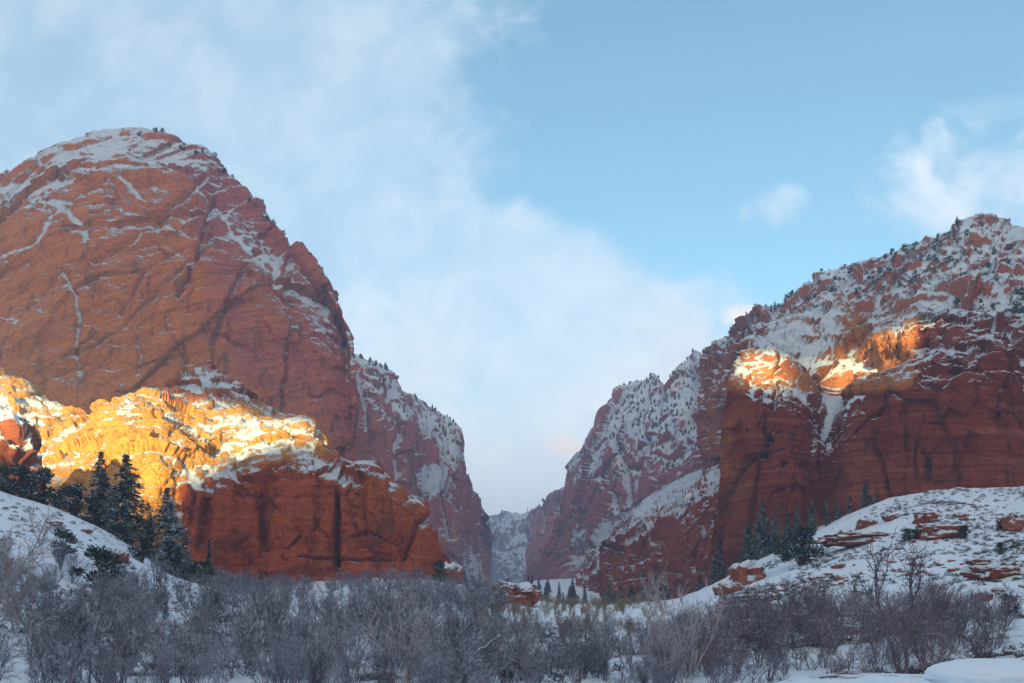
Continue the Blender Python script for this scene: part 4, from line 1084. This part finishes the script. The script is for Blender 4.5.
def shade_body(name, prof, y0, thick, top, mat, seed, label, cat, rough):
    us_ = np.unique(np.concatenate([np.linspace(-1600, -560, 60), np.linspace(-550, 60, 330), np.linspace(70, 1600, 90)]))
    k_ = -(y0 - YB) / math.cos(R(SUN_AZ))
    dx_ = k_ * math.sin(R(SUN_AZ)); dz_ = -k_ * math.tan(R(SUN_EL))
    edge = np.interp(us_, *zip(*prof)) + dz_
    n = 40
    tt = np.linspace(0, 2 * math.pi, n, endpoint=False)
    rows = []
    for k in range(n):
        c_, s_ = math.cos(tt[k]), math.sin(tt[k])
        if top is None:      # rock: closed section from the buried foot to the edge
            h = (s_ * 0.5 + 0.5) ** 0.8
            z = -40 + (edge + 40) * h
            y = -y0 + thick * c_ * (1.15 - h)
        else:                # cloud: closed section from its underside to its top
            h = s_ * 0.5 + 0.5
            z = edge + (top - edge) * h
            y = -y0 + thick * c_
        p = np.stack([us_ + dx_, np.full_like(us_, y), z], 1)
        dsp = fbm(p / 60, 4, seed) * rough * abs(c_)
        p[:, 1] += dsp
        rows.append(p)
    P = np.stack(rows, 1)
    nu, nv = P.shape[:2]
    i = np.arange(nu - 1)[:, None] * nv; j = np.arange(nv)[None]; j2 = (j + 1) % nv
    q = np.stack([i + j, i + nv + j, i + nv + j2, i + j2], -1).reshape(-1, 4)
    z0 = np.zeros(nu * nv)
    return put(name, mesh_np(name, P.reshape(-1, 3), q, True, {'snow': z0, 'tint': z0, 'crack': z0}), mat, None, label, cat, None, 'structure')


shade_body('ridge', SHADE_RIDGE_TOP, YB, 60, None, m1, 5, 'unseen red rock ridge added behind the viewpoint, its top shaped to shade the canyon', 'ridge', 14)
mc, t, b = new_mat('shade_cloud_white')
b.inputs['Base Color'].default_value = (0.9, 0.9, 0.92, 1); b.inputs['Roughness'].default_value = 1
shade_body('cloud', SHADE_CLOUD_FOOT, YB + 190, 60, 930, mc, 9, 'unseen cloud bank added over the ridge behind the viewpoint, its underside shaped to shade the canyon', 'cloud', 25)

# the air of the canyon
hb = bpy.data.meshes.new('haze')
x0, x1, y0, y1, z0, z1 = -3020, 3020, -1085, 3300, -40, 390
hb.from_pydata([(x, y, z) for x in (x0, x1) for y in (y0, y1) for z in (z0, z1)], [], [(0, 1, 3, 2), (4, 6, 7, 5), (0, 4, 5, 1), (2, 3, 7, 6), (0, 2, 6, 4), (1, 5, 7, 3)])
mh = bpy.data.materials.new('haze'); mh.use_nodes = True
t = NT(mh.node_tree)
t.n.remove(t.n['Principled BSDF'])
pv = t.node('ShaderNodeVolumePrincipled')
pv.inputs['Color'].default_value = (0.48, 0.70, 1.0, 1); pv.inputs['Density'].default_value = 0.00036; pv.inputs['Anisotropy'].default_value = 0.0
t.l.new(pv.outputs[0], t.n['Material Output'].inputs['Volume'])
put('haze', hb, mh, None, 'thin blue winter haze filling the canyon', 'haze', None, 'stuff')

w = bpy.data.worlds.new('World'); scene.world = w; w.use_nodes = True
t = NT(w.node_tree)
bg = t.n['Background']
sky = t.node('ShaderNodeTexSky', sky_type='NISHITA', sun_disc=False, sun_elevation=R(SUN_EL), sun_rotation=R(180 + SUN_AZ), altitude=1800, air_density=1.0, dust_density=0.6, ozone_density=1.5)
tc = t.node('ShaderNodeTexCoord')
D = tc.outputs['Generated']
sp = t.node('ShaderNodeSeparateXYZ', ins={0: D}).outputs
yy = t.m('MAXIMUM', t.m('ABSOLUTE', sp[1]), 0.12)
a = t.m('DIVIDE', sp[0], yy); e = t.m('DIVIDE', t.m('MAXIMUM', sp[2], 0.0), yy)
sv = t.node('ShaderNodeCombineXYZ', ins={0: a, 1: e, 2: sp[1]}).outputs[0]
nz = t.noise(sv, 4.5, 7, 0.58, 0.3)
nzl = t.noise(sv, 1.7, 4, 0.5)
nzf = t.noise(sv, 13.0, 7, 0.6, 0.5)
# western edge of the big veil of cloud
fc = t.node('ShaderNodeFloatCurve'); cv = fc.mapping.curves[0]
pts = [(-20, 506), (90, 497), (150, 512), (190, 520), (215, 565), (250, 640), (290, 695), (330, 745), (380, 775), (600, 820)]
pp = sorted(((600 - y_) / 796.0, (x_ - 212) / 800.0) for y_, x_ in pts)
while len(cv.points) < len(pp): cv.points.new(0.5, 0.5)
for q, (u_, v_) in zip(cv.points, pp): q.location = (u_, v_)
fc.mapping.update()
t.set(fc, 'Value', e)
edge = t.m('SUBTRACT', t.m('MULTIPLY', fc.outputs[0], 800.0 / 796), 300.0 / 796)
veil = t.ss(t.m('ADD', t.m('SUBTRACT', edge, a), t.m('ADD', t.m('MULTIPLY', t.m('SUBTRACT', nz, 0.5), 0.30), t.m('MULTIPLY', t.m('SUBTRACT', nzf, 0.5), 0.16))), -0.035, 0.075)
thin = t.ss(t.m('ADD', t.m('MULTIPLY', nzl, 1.0), t.m('ADD', t.m('MULTIPLY', a, 0.40), t.m('MULTIPLY', e, -0.55))), -0.05, 0.45, 0.48, 1.0)
thin = t.m('MULTIPLY', thin, t.ss(t.m('ADD', t.m('MULTIPLY', nzf, 0.6), t.m('MULTIPLY', nz, 0.6)), 0.3, 0.8, 0.78, 1.06))
veil = t.m('MULTIPLY', t.m('MULTIPLY', veil, thin), t.ss(sp[2], 0.62, 0.92, 1.0, 0.1))


def puff(cx, cy, rx, ry, dens):
    dx = t.m('DIVIDE', t.m('SUBTRACT', a, (cx - 512) / 796.0), rx / 796.0); dy = t.m('DIVIDE', t.m('SUBTRACT', e, (600 - cy) / 796.0), ry / 796.0)
    r2 = t.m('ADD', t.m('MULTIPLY', dx, dx), t.m('MULTIPLY', dy, dy))
    return t.ss(t.m('ADD', t.m('SUBTRACT', 1.0, r2), t.m('ADD', t.m('MULTIPLY', t.m('SUBTRACT', nz, 0.5), 2.6), t.m('MULTIPLY', t.m('SUBTRACT', nzf, 0.5), 3.4))), -0.3, 1.4, 0.0, dens)


cl = veil
for args in ((775, 207, 38, 22, 0.55), (1015, 185, 125, 70, 0.9), (955, 205, 60, 32, 0.7), (700, 310, 60, 40, 0.6), (1000, 110, 60, 16, 0.25)):
    cl = t.m('MAXIMUM', cl, puff(*args))
warmth = t.ss(e, 0.45, 0.05)
cwarm = t.m('MAXIMUM', puff(752, 317, 34, 14, 0.9), puff(566, 447, 26, 12, 0.9))
ccol = t.mix(t.ss(t.m('ADD', t.m('MULTIPLY', nz, 0.6), t.m('MULTIPLY', nzf, 0.6)), 0.40, 0.85), t.mix(warmth, (0.44, 0.55, 0.67), (0.70, 0.71, 0.75)), t.mix(warmth, (0.66, 0.72, 0.78), (0.88, 0.86, 0.86)))
clear = t.mix(1.0, sky.outputs[0], (1.26, 1.37, 1.17), 'MULTIPLY')
CLOUD_K = 0.375
SKY_K = 0.071
ccol = t.mix(1.0, ccol, (CLOUD_K / SKY_K,) * 3, 'MULTIPLY')
west = t.ss(sp[1], 0.15, -0.5)
ccol = t.mix(west, ccol, tuple(v * CLOUD_K / SKY_K for v in (1.00, 0.78, 0.61)))
cl = t.m('MAXIMUM', cl, t.m('MULTIPLY', west, t.ss(nzl, 0.25, 0.55, 0.4, 0.9)))
full = t.mix(cl, clear, ccol)
full = t.mix(cwarm, full, (0.85 * CLOUD_K / SKY_K, 0.76 * CLOUD_K / SKY_K, 0.70 * CLOUD_K / SKY_K))
t.set(bg, 'Color', full)
bg.inputs['Strength'].default_value = SKY_K

scene.view_settings.view_transform = 'Standard'
scene.view_settings.look = 'None'
scene.view_settings.gamma = 1.0
scene.view_settings.exposure = 2.1
scene.render.engine = 'CYCLES'
scene.cycles.use_denoising = True
scene.cycles.max_bounces = 5
scene.cycles.diffuse_bounces = 3
scene.cycles.volume_bounces = 1
